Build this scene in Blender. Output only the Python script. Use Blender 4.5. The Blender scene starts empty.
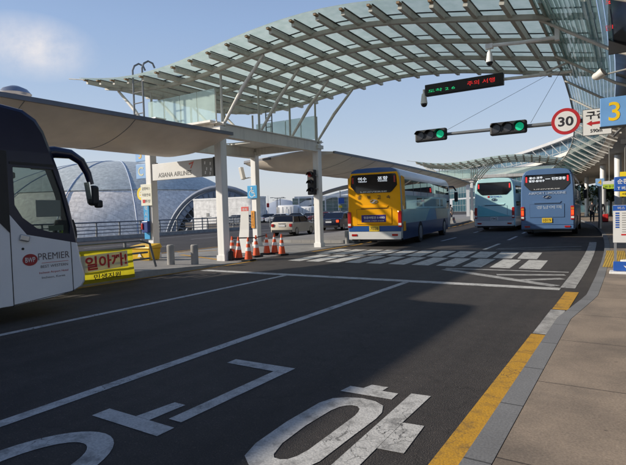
import bpy, bmesh, math, random
from mathutils import Vector, Matrix, Euler
R = math.radians
random.seed(7)
SC = bpy.context.scene
COL = SC.collection

# ------------------------------------------------------------------ materials
def nodes_of(name):
    m = bpy.data.materials.new(name); m.use_nodes = True
    nt = m.node_tree; b = nt.nodes['Principled BSDF']
    return m, nt, b
def link(nt, a, b): nt.links.new(a, b)
def noise(nt, scale, detail=4, coord='Object', rough=0.55):
    tc = nt.nodes.new('ShaderNodeTexCoord'); n = nt.nodes.new('ShaderNodeTexNoise')
    n.inputs['Scale'].default_value = scale; n.inputs['Detail'].default_value = detail
    n.inputs['Roughness'].default_value = rough
    link(nt, tc.outputs[coord], n.inputs['Vector'])
    return n
def ramp(nt, src, stops):
    r = nt.nodes.new('ShaderNodeValToRGB'); el = r.color_ramp.elements
    while len(el) < len(stops): el.new(0.5)
    for e, (p, c) in zip(el, stops): e.position = p; e.color = tuple(c) + (1,) if len(c) == 3 else c
    link(nt, src, r.inputs['Fac']); return r
def bump(nt, b, src, strength, dist=0.02):
    n = nt.nodes.new('ShaderNodeBump'); n.inputs['Strength'].default_value = strength; n.inputs['Distance'].default_value = dist
    link(nt, src, n.inputs['Height']); link(nt, n.outputs['Normal'], b.inputs['Normal'])
def mul(c, k): return tuple(min(1, x * k) for x in c)
def mat(name, col, rough=0.5, metal=0.0, var=0.12, scale=2.5, coat=0.0, bmp=0.0, spec=0.5):
    m, nt, b = nodes_of(name)
    n = noise(nt, scale, 6)
    r = ramp(nt, n.outputs['Fac'], [(0.3, mul(col, 1 - var)), (0.7, mul(col, 1 + var))])
    link(nt, r.outputs['Color'], b.inputs['Base Color'])
    b.inputs['Roughness'].default_value = rough; b.inputs['Metallic'].default_value = metal
    b.inputs['Coat Weight'].default_value = coat; b.inputs['Specular IOR Level'].default_value = spec
    if bmp: bump(nt, b, n.outputs['Fac'], bmp)
    return m
def emit(name, col, s):
    m, nt, b = nodes_of(name)
    n = noise(nt, 30, 2)
    r = ramp(nt, n.outputs['Fac'], [(0.3, mul(col, .8)), (0.7, col)])
    link(nt, r.outputs['Color'], b.inputs['Emission Color']); b.inputs['Base Color'].default_value = tuple(col) + (1,)
    b.inputs['Emission Strength'].default_value = s
    return m
def glassy(name, col, alpha, rough=0.05, var=0.1):
    """tinted see-through sheet glass: glossy principled mixed with transparent"""
    m, nt, b = nodes_of(name)
    n = noise(nt, 1.3, 3)
    r = ramp(nt, n.outputs['Fac'], [(0.3, mul(col, 1 - var)), (0.7, mul(col, 1 + var))])
    link(nt, r.outputs['Color'], b.inputs['Base Color']); b.inputs['Roughness'].default_value = rough
    t = nt.nodes.new('ShaderNodeBsdfTransparent'); t.inputs['Color'].default_value = (.92, .97, .95, 1)
    mx = nt.nodes.new('ShaderNodeMixShader'); mx.inputs['Fac'].default_value = alpha
    link(nt, t.outputs[0], mx.inputs[1]); link(nt, b.outputs[0], mx.inputs[2])
    link(nt, mx.outputs[0], nt.nodes['Material Output'].inputs['Surface'])
    return m

M = {}
def asphalt():
    m, nt, b = nodes_of('asphalt')
    fine = noise(nt, 90, 4); big = noise(nt, .55, 7, rough=.65); mid = noise(nt, 7, 6)
    r1 = ramp(nt, fine.outputs['Fac'], [(0.25, (.028, .025, .024)), (0.52, (.053, .046, .042)), (0.8, (.108, .095, .086))])
    r2 = ramp(nt, big.outputs['Fac'], [(0.3, (.72, .72, .74)), (0.7, (1.2, 1.18, 1.15))])
    r3 = ramp(nt, mid.outputs['Fac'], [(0.35, (.86, .86, .86)), (0.65, (1.08, 1.08, 1.08))])
    mx = nt.nodes.new('ShaderNodeMix'); mx.data_type = 'RGBA'; mx.blend_type = 'MULTIPLY'; mx.inputs[0].default_value = 1
    link(nt, r1.outputs[0], mx.inputs[6]); link(nt, r2.outputs[0], mx.inputs[7])
    m2 = nt.nodes.new('ShaderNodeMix'); m2.data_type = 'RGBA'; m2.blend_type = 'MULTIPLY'; m2.inputs[0].default_value = 1
    link(nt, mx.outputs[2], m2.inputs[6]); link(nt, r3.outputs[0], m2.inputs[7])
    # lengthwise wear: faint tyre tracks along the lanes
    tc = nt.nodes.new('ShaderNodeTexCoord'); mp = nt.nodes.new('ShaderNodeMapping'); mp.inputs['Scale'].default_value = (2.2, .03, 1)
    nn = nt.nodes.new('ShaderNodeTexNoise'); nn.inputs['Scale'].default_value = 1; nn.inputs['Detail'].default_value = 3
    link(nt, tc.outputs['Object'], mp.inputs[0]); link(nt, mp.outputs[0], nn.inputs['Vector'])
    r4 = ramp(nt, nn.outputs['Fac'], [(0.35, (.82, .82, .82)), (0.65, (1.12, 1.12, 1.12))])
    m3 = nt.nodes.new('ShaderNodeMix'); m3.data_type = 'RGBA'; m3.blend_type = 'MULTIPLY'; m3.inputs[0].default_value = 1
    link(nt, m2.outputs[2], m3.inputs[6]); link(nt, r4.outputs[0], m3.inputs[7])
    # hairline cracks
    v = nt.nodes.new('ShaderNodeTexVoronoi'); v.feature = 'DISTANCE_TO_EDGE'; v.inputs['Scale'].default_value = .33
    wob = noise(nt, 2.2, 5); ad = nt.nodes.new('ShaderNodeVectorMath'); ad.operation = 'ADD'
    link(nt, tc.outputs['Object'], ad.inputs[0]); link(nt, wob.outputs['Color'], ad.inputs[1]); link(nt, ad.outputs[0], v.inputs['Vector'])
    r5 = ramp(nt, v.outputs['Distance'], [(0.0, (.45, .45, .45)), (0.006, (1, 1, 1))])
    m4 = nt.nodes.new('ShaderNodeMix'); m4.data_type = 'RGBA'; m4.blend_type = 'MULTIPLY'; m4.inputs[0].default_value = .6
    link(nt, m3.outputs[2], m4.inputs[6]); link(nt, r5.outputs[0], m4.inputs[7])
    link(nt, m4.outputs[2], b.inputs['Base Color']); b.inputs['Roughness'].default_value = .82
    vs = nt.nodes.new('ShaderNodeTexVoronoi'); vs.inputs['Scale'].default_value = .62; wv = noise(nt, 1.6, 5)
    av_ = nt.nodes.new('ShaderNodeVectorMath'); av_.operation = 'MULTIPLY_ADD'; av_.inputs[1].default_value = (.5, .5, 0); link(nt, wv.outputs['Color'], av_.inputs[0]); link(nt, tc.outputs['Object'], av_.inputs[2]); link(nt, av_.outputs[0], vs.inputs['Vector'])
    rs = ramp(nt, vs.outputs['Distance'], [(0.05, (.55, .55, .56)), (0.22, (1, 1, 1))])
    m5 = nt.nodes.new('ShaderNodeMix'); m5.data_type = 'RGBA'; m5.blend_type = 'MULTIPLY'; m5.inputs[0].default_value = .8
    link(nt, m4.outputs[2], m5.inputs[6]); link(nt, rs.outputs[0], m5.inputs[7])
    sp_ = noise(nt, 38, 2, rough=.4); rp = ramp(nt, sp_.outputs['Fac'], [(0.60, (1, 1, 1)), (0.74, (1.9, 1.85, 1.8))])
    m6 = nt.nodes.new('ShaderNodeMix'); m6.data_type = 'RGBA'; m6.blend_type = 'MULTIPLY'; m6.inputs[0].default_value = 1
    link(nt, m5.outputs[2], m6.inputs[6]); link(nt, rp.outputs[0], m6.inputs[7])
    link(nt, m6.outputs[2], b.inputs['Base Color'])
    bump(nt, b, fine.outputs['Fac'], .8, .014)
    return m
def roadpaint(name, col, wear=.52, under=(.06, .058, .055)):
    m, nt, b = nodes_of(name)
    a = noise(nt, 5, 8, rough=.7); f = noise(nt, 60, 3)
    tc = nt.nodes.new('ShaderNodeTexCoord'); v = nt.nodes.new('ShaderNodeTexVoronoi'); v.feature = 'DISTANCE_TO_EDGE'; v.inputs['Scale'].default_value = 8
    wob = noise(nt, 9, 3); ad = nt.nodes.new('ShaderNodeVectorMath'); ad.operation = 'MULTIPLY_ADD'
    ad.inputs[1].default_value = (.16, .16, 0); link(nt, wob.outputs['Color'], ad.inputs[0]); link(nt, tc.outputs['Object'], ad.inputs[2])
    link(nt, ad.outputs[0], v.inputs['Vector'])
    crack = ramp(nt, v.outputs['Distance'], [(0.0, (0, 0, 0)), (0.03, (1, 1, 1))])
    where = ramp(nt, noise(nt, 1.1, 3).outputs['Fac'], [(0.5, (1, 1, 1)), (0.62, (0, 0, 0))])
    mxc = nt.nodes.new('ShaderNodeMath'); mxc.operation = 'MAXIMUM'
    link(nt, crack.outputs[0], mxc.inputs[0]); link(nt, where.outputs[0], mxc.inputs[1])
    wr = ramp(nt, a.outputs['Fac'], [(0.28, (.25, .25, .25)), (wear, (1, 1, 1))])
    fr = ramp(nt, f.outputs['Fac'], [(0.3, (.7, .7, .7)), (0.6, (1, 1, 1))])
    k = nt.nodes.new('ShaderNodeMath'); k.operation = 'MULTIPLY'; link(nt, wr.outputs[0], k.inputs[0]); link(nt, mxc.outputs[0], k.inputs[1])
    k2 = nt.nodes.new('ShaderNodeMath'); k2.operation = 'MULTIPLY'; link(nt, k.outputs[0], k2.inputs[0]); link(nt, fr.outputs[0], k2.inputs[1])
    mx = nt.nodes.new('ShaderNodeMix'); mx.data_type = 'RGBA'
    mx.inputs[6].default_value = under + (1,); mx.inputs[7].default_value = col + (1,)
    link(nt, k2.outputs[0], mx.inputs[0]); link(nt, mx.outputs[2], b.inputs['Base Color'])
    b.inputs['Roughness'].default_value = .75; bump(nt, b, f.outputs['Fac'], .4, .008)
    return m
def bricky(name, c1, c2, mortar, bw, bh, ms=.012, rough=.8, coord='Object', rot=(0, 0, 0), metal=0, offset=.5, bmp=.2, fine=60, plane='XY'):
    m, nt, b = nodes_of(name)
    tc = nt.nodes.new('ShaderNodeTexCoord'); mp = nt.nodes.new('ShaderNodeMapping'); mp.inputs['Rotation'].default_value = rot
    br = nt.nodes.new('ShaderNodeTexBrick'); br.offset = offset
    br.inputs['Scale'].default_value = 1; br.inputs['Brick Width'].default_value = bw; br.inputs['Row Height'].default_value = bh
    br.inputs['Mortar Size'].default_value = ms; br.inputs['Color1'].default_value = c1 + (1,); br.inputs['Color2'].default_value = c2 + (1,)
    br.inputs['Mortar'].default_value = mortar + (1,); br.inputs['Mortar Smooth'].default_value = .2
    link(nt, tc.outputs[coord], mp.inputs[0])
    link(nt, mp.outputs[0], br.inputs['Vector'])
    n = noise(nt, fine, 5); g = noise(nt, 1.4, 6)
    r = ramp(nt, n.outputs['Fac'], [(0.25, (.75, .75, .75)), (0.75, (1.2, 1.2, 1.2))])
    r2 = ramp(nt, g.outputs['Fac'], [(0.3, (.84, .84, .84)), (0.7, (1.1, 1.1, 1.1))])
    mx = nt.nodes.new('ShaderNodeMix'); mx.data_type = 'RGBA'; mx.blend_type = 'MULTIPLY'; mx.inputs[0].default_value = 1
    link(nt, br.outputs['Color'], mx.inputs[6]); link(nt, r.outputs[0], mx.inputs[7])
    m2 = nt.nodes.new('ShaderNodeMix'); m2.data_type = 'RGBA'; m2.blend_type = 'MULTIPLY'; m2.inputs[0].default_value = 1
    link(nt, mx.outputs[2], m2.inputs[6]); link(nt, r2.outputs[0], m2.inputs[7])
    out = m2.outputs[2]
    if 'granite paving' in name:
        vs = nt.nodes.new('ShaderNodeTexVoronoi'); vs.inputs['Scale'].default_value = 2.6; vs.inputs['Randomness'].default_value = 1; link(nt, tc.outputs[coord], vs.inputs['Vector'])
        rs = ramp(nt, vs.outputs['Distance'], [(0.035, (.55, .55, .56)), (0.06, (1, 1, 1))])
        st = noise(nt, .7, 7, rough=.7); rt = ramp(nt, st.outputs['Fac'], [(0.35, (.74, .75, .77)), (0.55, (1.06, 1.04, 1.02))])
        q1 = nt.nodes.new('ShaderNodeMix'); q1.data_type = 'RGBA'; q1.blend_type = 'MULTIPLY'; q1.inputs[0].default_value = .8; link(nt, out, q1.inputs[6]); link(nt, rs.outputs[0], q1.inputs[7])
        q2 = nt.nodes.new('ShaderNodeMix'); q2.data_type = 'RGBA'; q2.blend_type = 'MULTIPLY'; q2.inputs[0].default_value = .9; link(nt, q1.outputs[2], q2.inputs[6]); link(nt, rt.outputs[0], q2.inputs[7]); out = q2.outputs[2]
    link(nt, out, b.inputs['Base Color']); b.inputs['Roughness'].default_value = rough; b.inputs['Metallic'].default_value = metal
    if bmp: bump(nt, b, n.outputs['Fac'], bmp, .01)
    return m
def weathered(name, col, rough, amount=.22):
    m, nt, b = nodes_of(name)
    tc = nt.nodes.new('ShaderNodeTexCoord'); mp = nt.nodes.new('ShaderNodeMapping'); mp.inputs['Scale'].default_value = (5, 5, .45)
    n = nt.nodes.new('ShaderNodeTexNoise'); n.inputs['Scale'].default_value = 1; n.inputs['Detail'].default_value = 7; n.inputs['Roughness'].default_value = .65
    link(nt, tc.outputs['Object'], mp.inputs[0]); link(nt, mp.outputs[0], n.inputs['Vector'])
    r = ramp(nt, n.outputs['Fac'], [(0.28, mul(col, 1 - amount)), (0.5, col), (0.75, mul(col, 1.04))])
    link(nt, r.outputs[0], b.inputs['Base Color']); b.inputs['Roughness'].default_value = rough
    return m
M['asphalt'] = asphalt()
M['paint'] = roadpaint('white road paint', (.62, .61, .58))
M['paint_worn'] = roadpaint('worn white road paint', (.52, .51, .49), wear=.62)
M['yellow_paint'] = roadpaint('yellow road paint', (.62, .33, .025), wear=.5)
M['slabs'] = bricky('granite paving slabs', (.27, .215, .165), (.325, .26, .20), (.10, .08, .065), 1.55, .93, ms=.008, rot=(0, 0, R(90)), offset=0.0)
M['island'] = bricky('island paving', (.26, .25, .24), (.30, .29, .275), (.15, .145, .14), .6, .3)
M['kerb'] = bricky('granite kerb stone', (.20, .20, .205), (.235, .235, .235), (.09, .09, .09), 1.0, 5, rot=(0, 0, R(90)), ms=.01, offset=0)
M['concrete'] = mat('concrete', (.34, .33, .31), .85, var=.2, scale=3, bmp=.2)
M['earth'] = mat('distant ground', (.16, .155, .14), .9, var=.3, scale=.05)
M['white'] = weathered('white painted steel', (.86, .85, .82), .42, .16)
M['cream'] = weathered('cream painted steel', (.70, .67, .61), .5)
M['rib'] = weathered('grey green painted steel', (.44, .43, .375), .5, .28)
M['hull'] = mat('beige metal soffit', (.72, .635, .54), .42, var=.13, scale=.9)
M['gutter'] = mat('grey gutter', (.19, .195, .215), .45)
M['dark'] = mat('matt black plastic', (.015, .015, .016), .5)
M['charcoal'] = mat('charcoal', (.05, .05, .052), .55)
M['steel'] = mat('brushed steel', (.50, .50, .50), .35, metal=.9)
M['galv'] = mat('galvanised rail', (.20, .21, .22), .45, metal=.4)
M['rubber'] = mat('tyre rubber', (.018, .018, .018), .85)
M['orange'] = mat('orange plastic', (.78, .10, .02), .45, var=.15, scale=6)
M['reflect'] = mat('white reflective band', (.78, .78, .76), .3)
M['yellowbox'] = mat('yellow plastic', (.78, .47, .02), .45)
M['blue'] = mat('blue sign', (.02, .10, .42), .4)
M['skyblue'] = mat('pale blue sign', (.25, .44, .72), .4)
M['cyan'] = mat('light blue sign', (.05, .36, .68), .4)
M['red'] = mat('red', (.55, .02, .02), .45)
M['signred'] = mat('traffic sign red', (.45, .015, .02), .45)
M['signwhite'] = mat('sign white', (.72, .72, .70), .45, var=.05)
M['signyellow'] = mat('sign yellow', (.80, .60, .02), .45)
M['ink'] = mat('black lettering', (.02, .02, .025), .5)
M['grey'] = mat('grey', (.28, .28, .26), .5)
M['blackglass'] = mat('dark tinted glass', (.008, .009, .012), .06, var=.2, coat=.3)
M['busglass'] = mat('bus side glass', (.02, .03, .035), .03, var=.2, spec=1.0)
M['taillight'] = mat('red tail lamp lens', (.42, .012, .01), .15, coat=.5)
M['taillit'] = emit('lit tail lamp', (1, .06, .01), 1.6)
M['amber'] = mat('amber lamp lens', (.75, .22, .02), .2, coat=.5)
M['led_red'] = emit('red led', (1, .03, .03), .7)
M['led_green'] = emit('green led', (.02, .9, .30), .5)
M['led_white'] = emit('white led', (.85, .92, 1), .8)
M['signal_green'] = emit('lit green signal', (.0, .50, .24), .5)
M['lens_off'] = mat('unlit signal lens', (.05, .05, .055), .2)
M['lens_red_off'] = mat('unlit red lens', (.25, .015, .015), .2)
M['chrome'] = mat('chrome', (.7, .7, .7), .12, metal=1)
M['plate_y'] = mat('yellow number plate', (.80, .55, .04), .4)
M['balu'] = glassy('balustrade glass', (.62, .76, .72), .42, .04)
M['tglass'] = glassy('tinted pane', (.03, .04, .04), .30, .02)
M['skin'] = mat('skin', (.50, .32, .24), .6)
M['hair'] = mat('black hair', (.015, .012, .01), .6)
M['bark'] = mat('bark', (.10, .08, .06), .9, bmp=.4)
M['leaf'] = mat('dark foliage', (.035, .06, .025), .7, var=.5, scale=3)
M['rust'] = mat('rust brown end cap', (.24, .155, .085), .7)
M['hvis'] = mat('hi-vis green fabric', (.45, .75, .04), .7)
M['coat'] = mat('dark coat fabric', (.025, .025, .03), .85)
M['navytr'] = mat('navy trousers', (.03, .035, .06), .85)
def roofglass():
    m, nt, b = nodes_of('frosted roof glass')
    n = noise(nt, 3.5, 6, rough=.65)
    r = ramp(nt, n.outputs['Fac'], [(0.3, (.68, .76, .70)), (0.7, (.86, .90, .85))])
    link(nt, r.outputs['Color'], b.inputs['Base Color']); b.inputs['Roughness'].default_value = .25
    tr = nt.nodes.new('ShaderNodeBsdfTranslucent'); link(nt, r.outputs['Color'], tr.inputs['Color'])
    tp = nt.nodes.new('ShaderNodeBsdfTransparent'); tp.inputs['Color'].default_value = (.8, .9, .86, 1)
    a = nt.nodes.new('ShaderNodeMixShader'); a.inputs[0].default_value = .82
    link(nt, b.outputs[0], a.inputs[1]); link(nt, tr.outputs[0], a.inputs[2])
    c = nt.nodes.new('ShaderNodeMixShader'); c.inputs[0].default_value = .22
    link(nt, a.outputs[0], c.inputs[1]); link(nt, tp.outputs[0], c.inputs[2])
    link(nt, c.outputs[0], nt.nodes['Material Output'].inputs['Surface'])
    return m
M['roofglass'] = roofglass()
def cloth(nm='yellow banner cloth', ca=(.50, .44, .02), cb=(.62, .54, .03)):
    m, nt, b = nodes_of(nm)
    n = noise(nt, 4, 4); r = ramp(nt, n.outputs['Fac'], [(0.3, ca), (0.7, cb)])
    link(nt, r.outputs['Color'], b.inputs['Base Color']); b.inputs['Roughness'].default_value = .7
    tr = nt.nodes.new('ShaderNodeBsdfTranslucent'); link(nt, r.outputs['Color'], tr.inputs['Color'])
    a = nt.nodes.new('ShaderNodeMixShader'); a.inputs[0].default_value = .55
    link(nt, b.outputs[0], a.inputs[1]); link(nt, tr.outputs[0], a.inputs[2])
    link(nt, a.outputs[0], nt.nodes['Material Output'].inputs['Surface']); return m
M['banner'] = cloth()

# ------------------------------------------------------------------ mesh helpers
class MB:
    def __init__(s): s.bm = bmesh.new()
    def box(s, c, d, rot=None, bev=0):
        mt = Matrix.Translation(c)
        if rot is not None: mt = mt @ (Euler(rot).to_matrix().to_4x4() if not isinstance(rot, Matrix) else rot.to_4x4())
        mt = mt @ Matrix.Diagonal((d[0], d[1], d[2], 1))
        g = bmesh.ops.create_cube(s.bm, size=1, matrix=mt)
        if bev:
            vs = set(g['verts']); ed = [e for e in s.bm.edges if e.verts[0] in vs and e.verts[1] in vs]
            bmesh.ops.bevel(s.bm, geom=ed, offset=bev, segments=2, affect='EDGES', profile=.5)
        return s
    def cyl(s, p0, p1, r0, r1=None, seg=16, caps=True):
        p0, p1 = Vector(p0), Vector(p1); r1 = r0 if r1 is None else r1
        d = p1 - p0; q = d.to_track_quat('Z', 'Y')
        bmesh.ops.create_cone(s.bm, cap_ends=caps, segments=seg, radius1=max(r0, 1e-4), radius2=max(r1, 1e-4), depth=d.length,
                              matrix=Matrix.Translation((p0 + p1) / 2) @ q.to_matrix().to_4x4())
        return s
    def bar(s, p0, p1, w, h, up=(0, 0, 1)):
        """rectangular bar from p0 to p1, width w, height h along up"""
        p0, p1, up = Vector(p0), Vector(p1), Vector(up)
        y = (p1 - p0); L = y.length; y.normalize(); x = y.cross(up).normalized(); z = x.cross(y)
        rot = Matrix((x, y, z)).transposed()
        return s.box((p0 + p1) / 2, (w, L, h), rot)
    def sph(s, c, r, sc=(1, 1, 1), seg=16):
        bmesh.ops.create_uvsphere(s.bm, u_segments=seg, v_segments=max(6, seg // 2), radius=r,
                                  matrix=Matrix.Translation(c) @ Matrix.Diagonal((sc[0], sc[1], sc[2], 1)))
        return s
    def loft(s, rings, caps=True, closed=True):
        vs = [[s.bm.verts.new(p) for p in r] for r in rings]
        n = len(vs[0])
        for a, b in zip(vs, vs[1:]):
            for i in range(n if closed else n - 1):
                j = (i + 1) % n
                try: s.bm.faces.new((a[i], a[j], b[j], b[i]))
                except ValueError: pass
        if caps and closed:
            s.bm.faces.new(vs[0][::-1]); s.bm.faces.new(vs[-1])
        return s
    def tube(s, pts, r, seg=8, caps=True):
        pts = [Vector(p) for p in pts]; rr = r if isinstance(r, (list, tuple)) else [r] * len(pts)
        rings = []; px = None
        for i, p in enumerate(pts):
            d = (pts[min(i + 1, len(pts) - 1)] - pts[max(i - 1, 0)]).normalized()
            ref = Vector((0, 0, 1)) if abs(d.z) < .9 else Vector((1, 0, 0))
            x = d.cross(ref).normalized() if px is None else (px - d * px.dot(d)).normalized()
            y = d.cross(x); px = x
            rings.append([p + (x * math.cos(2 * math.pi * k / seg) + y * math.sin(2 * math.pi * k / seg)) * rr[i] for k in range(seg)])
        return s.loft(rings, caps)
    def rectsweep(s, pts, w, h, side):
        """rectangular section swept along pts; side = horizontal side vector, h is hung downwards"""
        side = Vector(side).normalized(); rings = []
        pts = [Vector(p) for p in pts]
        for i, p in enumerate(pts):
            d = (pts[min(i + 1, len(pts) - 1)] - pts[max(i - 1, 0)]).normalized(); u = side.cross(d).normalized()
            if u.z < 0: u = -u
            rings.append([p + side * w / 2, p - side * w / 2, p - side * w / 2 - u * h, p + side * w / 2 - u * h])
        return s.loft(rings)
    def prism(s, poly, f0, f1):
        """poly: 2-D points; f0/f1 map (a, b) to 3-D front and back points"""
        a = [s.bm.verts.new(f0(*p)) for p in poly]; b = [s.bm.verts.new(f1(*p)) for p in poly]
        n = len(poly); s.bm.faces.new(a[::-1]); s.bm.faces.new(b)
        for i in range(n): s.bm.faces.new((a[i], a[(i + 1) % n], b[(i + 1) % n], b[i]))
        return s
    def quad(s, *p):
        s.bm.faces.new([s.bm.verts.new(q) for q in p]); return s
def px_(a, b): return lambda u, v: (a, u, v)     # plane x = a
def plx(a): return lambda u, v: (a, u, v)
def ply(a): return lambda u, v: (u, a, v)
def plz(a): return lambda u, v: (u, v, a)
def obj(name, mb, m, parent=None, smooth=False, bevel=0, auto=False):
    bmesh.ops.recalc_face_normals(mb.bm, faces=mb.bm.faces)
    me = bpy.data.meshes.new(name); mb.bm.to_mesh(me); mb.bm.free()
    if m is not None: me.materials.append(m)
    o = bpy.data.objects.new(name, me); COL.objects.link(o)
    if parent is not None: o.parent = parent
    if smooth or auto: 
        for p in me.polygons: p.use_smooth = True
        if auto: me.set_sharp_from_angle(angle=R(35))
    if bevel:
        b = o.modifiers.new('edge', 'BEVEL'); b.width = bevel; b.segments = 2; b.limit_method = 'ANGLE'
    return o
def thing(name, label, cat, loc=(0, 0, 0), rz=0, group=None):
    o = bpy.data.objects.new(name, None); COL.objects.link(o); o.location = loc; o.rotation_euler = (0, 0, rz)
    o['label'] = label; o['category'] = cat
    if group: o['group'] = group
    return o
def tag(o, label, cat, group=None):
    o['label'] = label; o['category'] = cat
    if group: o['group'] = group
    return o
def struct(o): o['kind'] = 'structure'; return o
def dup(o, parent=None):
    c = o.copy(); COL.objects.link(c); c.parent = parent
    for ch in list(o.children): dup(ch, c)
    return c
def baked(o):
    """apply modifiers by evaluating; keeps the object"""
    dg = bpy.context.evaluated_depsgraph_get(); dg.update()
    me = bpy.data.meshes.new_from_object(o.evaluated_get(dg)); o.modifiers.clear(); o.data = me
    return o
FACE = {'-y': Euler((R(90), 0, 0)), '+x': Euler((R(90), 0, R(90))), '-x': Euler((R(90), 0, R(-90))), 'up': Euler((0, 0, 0))}
def text(body, at, h, m, parent, face='-y', width=None, bold=0.0, name='lettering', align='CENTER', depth=.004, tilt=0):
    """letters as a thin mesh; at = centre of the text, h = letter height, width = total width to fit"""
    cu = bpy.data.curves.new('t', 'FONT'); cu.body = body; cu.size = 1; cu.align_x = 'LEFT'; cu.offset = bold; cu.resolution_u = 3
    t = bpy.data.objects.new('t', cu); COL.objects.link(t)
    dg = bpy.context.evaluated_depsgraph_get(); dg.update()
    me = bpy.data.meshes.new_from_object(t.evaluated_get(dg)); bpy.data.objects.remove(t)
    if not me.vertices: return None
    xs = [v.co.x for v in me.vertices]; ys = [v.co.y for v in me.vertices]
    w, hh = max(xs) - min(xs), max(ys) - min(ys); cx, cy = (max(xs) + min(xs)) / 2, (max(ys) + min(ys)) / 2
    sy = h / hh; sx = width / w if width else sy
    rot = (FACE[face].to_matrix() if isinstance(face, str) else face).to_4x4()
    if tilt: rot = rot @ Matrix.Rotation(tilt, 4, 'Z')
    mt = Matrix.Translation(at) @ rot @ Matrix.Diagonal((sx, sy, 1, 1)) @ Matrix.Translation((-cx, -cy, 0))
    me.transform(mt); me.materials.clear(); me.materials.append(m)
    me.name = name
    o = bpy.data.objects.new(name, me); COL.objects.link(o); o.parent = parent
    return o
def cx(Y):                      # plan curve of the whole kerbside: bends gently left far away
    return -max(0, Y - 10) ** 2 / 520.0
def hd(Y): return math.atan(2 * max(0, Y - 10) / 520.0)
def yrange(a, b, st=2.0):
    n = max(1, int(math.ceil((b - a) / st))); return [a + (b - a) * i / n for i in range(n + 1)]
def strip(mb, x0, x1, y0, y1, z, st=2.0, curve=True):
    f = cx if curve else (lambda y: 0)
    ys = yrange(y0, y1, st)
    a = [mb.bm.verts.new((x0 + f(y), y, z)) for y in ys]; b = [mb.bm.verts.new((x1 + f(y), y, z)) for y in ys]
    for i in range(len(ys) - 1): mb.bm.faces.new((a[i], b[i], b[i + 1], a[i + 1]))
    return mb
def slab(mb, xs0, xs1, ys, zs, zb=0.0, curve=True):
    """raised strip with side walls; xs0/xs1/zs functions or numbers of y"""
    F = lambda q, y: q(y) if callable(q) else q
    rings = [[(F(xs0, y) + cx(y), y, zb), (F(xs0, y) + cx(y), y, F(zs, y)), (F(xs1, y) + cx(y), y, F(zs, y)), (F(xs1, y) + cx(y), y, zb)] for y in ys]
    return mb.loft(rings)

# ------------------------------------------------------------------ setting: ground and road
g = MB(); g.quad((-3000, -3000, -8), (3000, -3000, -8), (3000, 3000, -8), (-3000, 3000, -8)); struct(obj('ground', g, M['earth']))
g = MB()   # elevated road deck with its far edge along the railing, widening into a car park further on
deck = [(-33, -60), (30, -60), (30, 20)] + [(30 + cx(y), y) for y in (40, 80, 120, 160, 200)] + [(-150, 200), (-150, 130), (-36, 44)] + [(-33 + cx(y), y) for y in (40, 30, 20, 10)]
g.prism(deck, plz(0), plz(-1.2)); struct(obj('road', g, M['asphalt']))

def near_kerb(y): return 0.0 if y < 7.4 else min(.20, (y - 7.4) / 2.0 * .20)
ys = yrange(-14, 7.4, 2) + yrange(8, 10, .5) + yrange(12, 150, 3)
g = MB(); slab(g, lambda y: -.88 + near_kerb(y), lambda y: -.715 + near_kerb(y), ys, .10); struct(obj('kerb', g, M['kerb']))
g = MB(); slab(g, lambda y: -.71 + near_kerb(y), lambda y: 14, ys, .098); struct(obj('sidewalk', g, M['slabs']))
# island between the inner and outer roads
def isl_z(y): return .19 if y < 8.6 else (max(.012, .19 - (y - 8.6) * .178 / 4.1) if y < 21.5 else .16)
g = MB(); slab(g, -16.9, -11.12, yrange(-14, 8.6, 3) + yrange(9, 12.7, .6), isl_z)
slab(g, -16.9, -11.3, yrange(21.8, 100, 3), .16); slab(g, -16.9, -11.2, [12.72, 15, 18, 21.78], .006); struct(obj('island_pavement', g, M['island']))
g = MB(); slab(g, -11.118, -10.98, yrange(-14, 8.6, 3) + yrange(9, 12.7, .6), isl_z); struct(obj('island_kerb', g, M['concrete']))

def mark(name, m, *rects, z=.004, curve=True):
    mb = MB()
    for r in rects: strip(mb, *r, z, curve=curve)
    return struct(obj(name, mb, m))
def markpoly(name, m, *polys, z=.004):
    mb = MB()
    for p in polys: mb.bm.faces.new([mb.bm.verts.new((a, b, z)) for a, b in p])
    return struct(obj(name, mb, m))
mark('lane_line', M['paint'], (-4.33, -4.19, -12, 10.42), (-7.63, -7.49, -12, 10.42))
mark('lane_dash', M['paint'], *[(-4.33 - .35, -4.19 - .35, y, y + 3.2) for y in (19.4, 25, 31, 37, 43, 49)], *[(-7.63, -7.49, y, y + 3) for y in (24, 32, 40, 48, 56)])
mark('stop_line', M['paint'], (-10.6, -1.2, 10.44, 10.74))
mark('gutter_paint_yellow', M['yellow_paint'], (-1.10, -.90, -12, 6.75), (-1.08, -.86, 8.5, 10.3))
mark('gutter_paint_white', M['paint_worn'], (-1.09, -.89, 6.78, 8.46), (-1.22, -.96, 10.76, 24), z=.0045)
mark('island_edge_line', M['yellow_paint'], (-10.93, -10.81, -12, 13.4), (-10.93, -10.81, 21.5, 80))
mark('outer_road_line', M['yellow_paint'], (-17.35, -17.22, -12, 80))
markpoly('island_crossing_edge', M['yellow_paint'], [(-16.9, 15.35), (-15.9, 16.7), (-15.75, 16.6), (-16.75, 15.2)], [(-15.7, 14.3), (-11.9, 12.9), (-11.85, 13.05), (-15.6, 14.5)],
         [(-11.0, 17.0), (-10.86, 17.0), (-10.86, 21.4), (-11.0, 21.4)], z=.0105)
mark('outer_lane_line', M['paint_worn'], *[(-21.1, -20.95, y, y + 3) for y in range(-8, 80, 8)], *[(-24.8, -24.65, y, y + 3) for y in range(-8, 80, 8)], (-28.9, -28.75, -12, 90))
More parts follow.
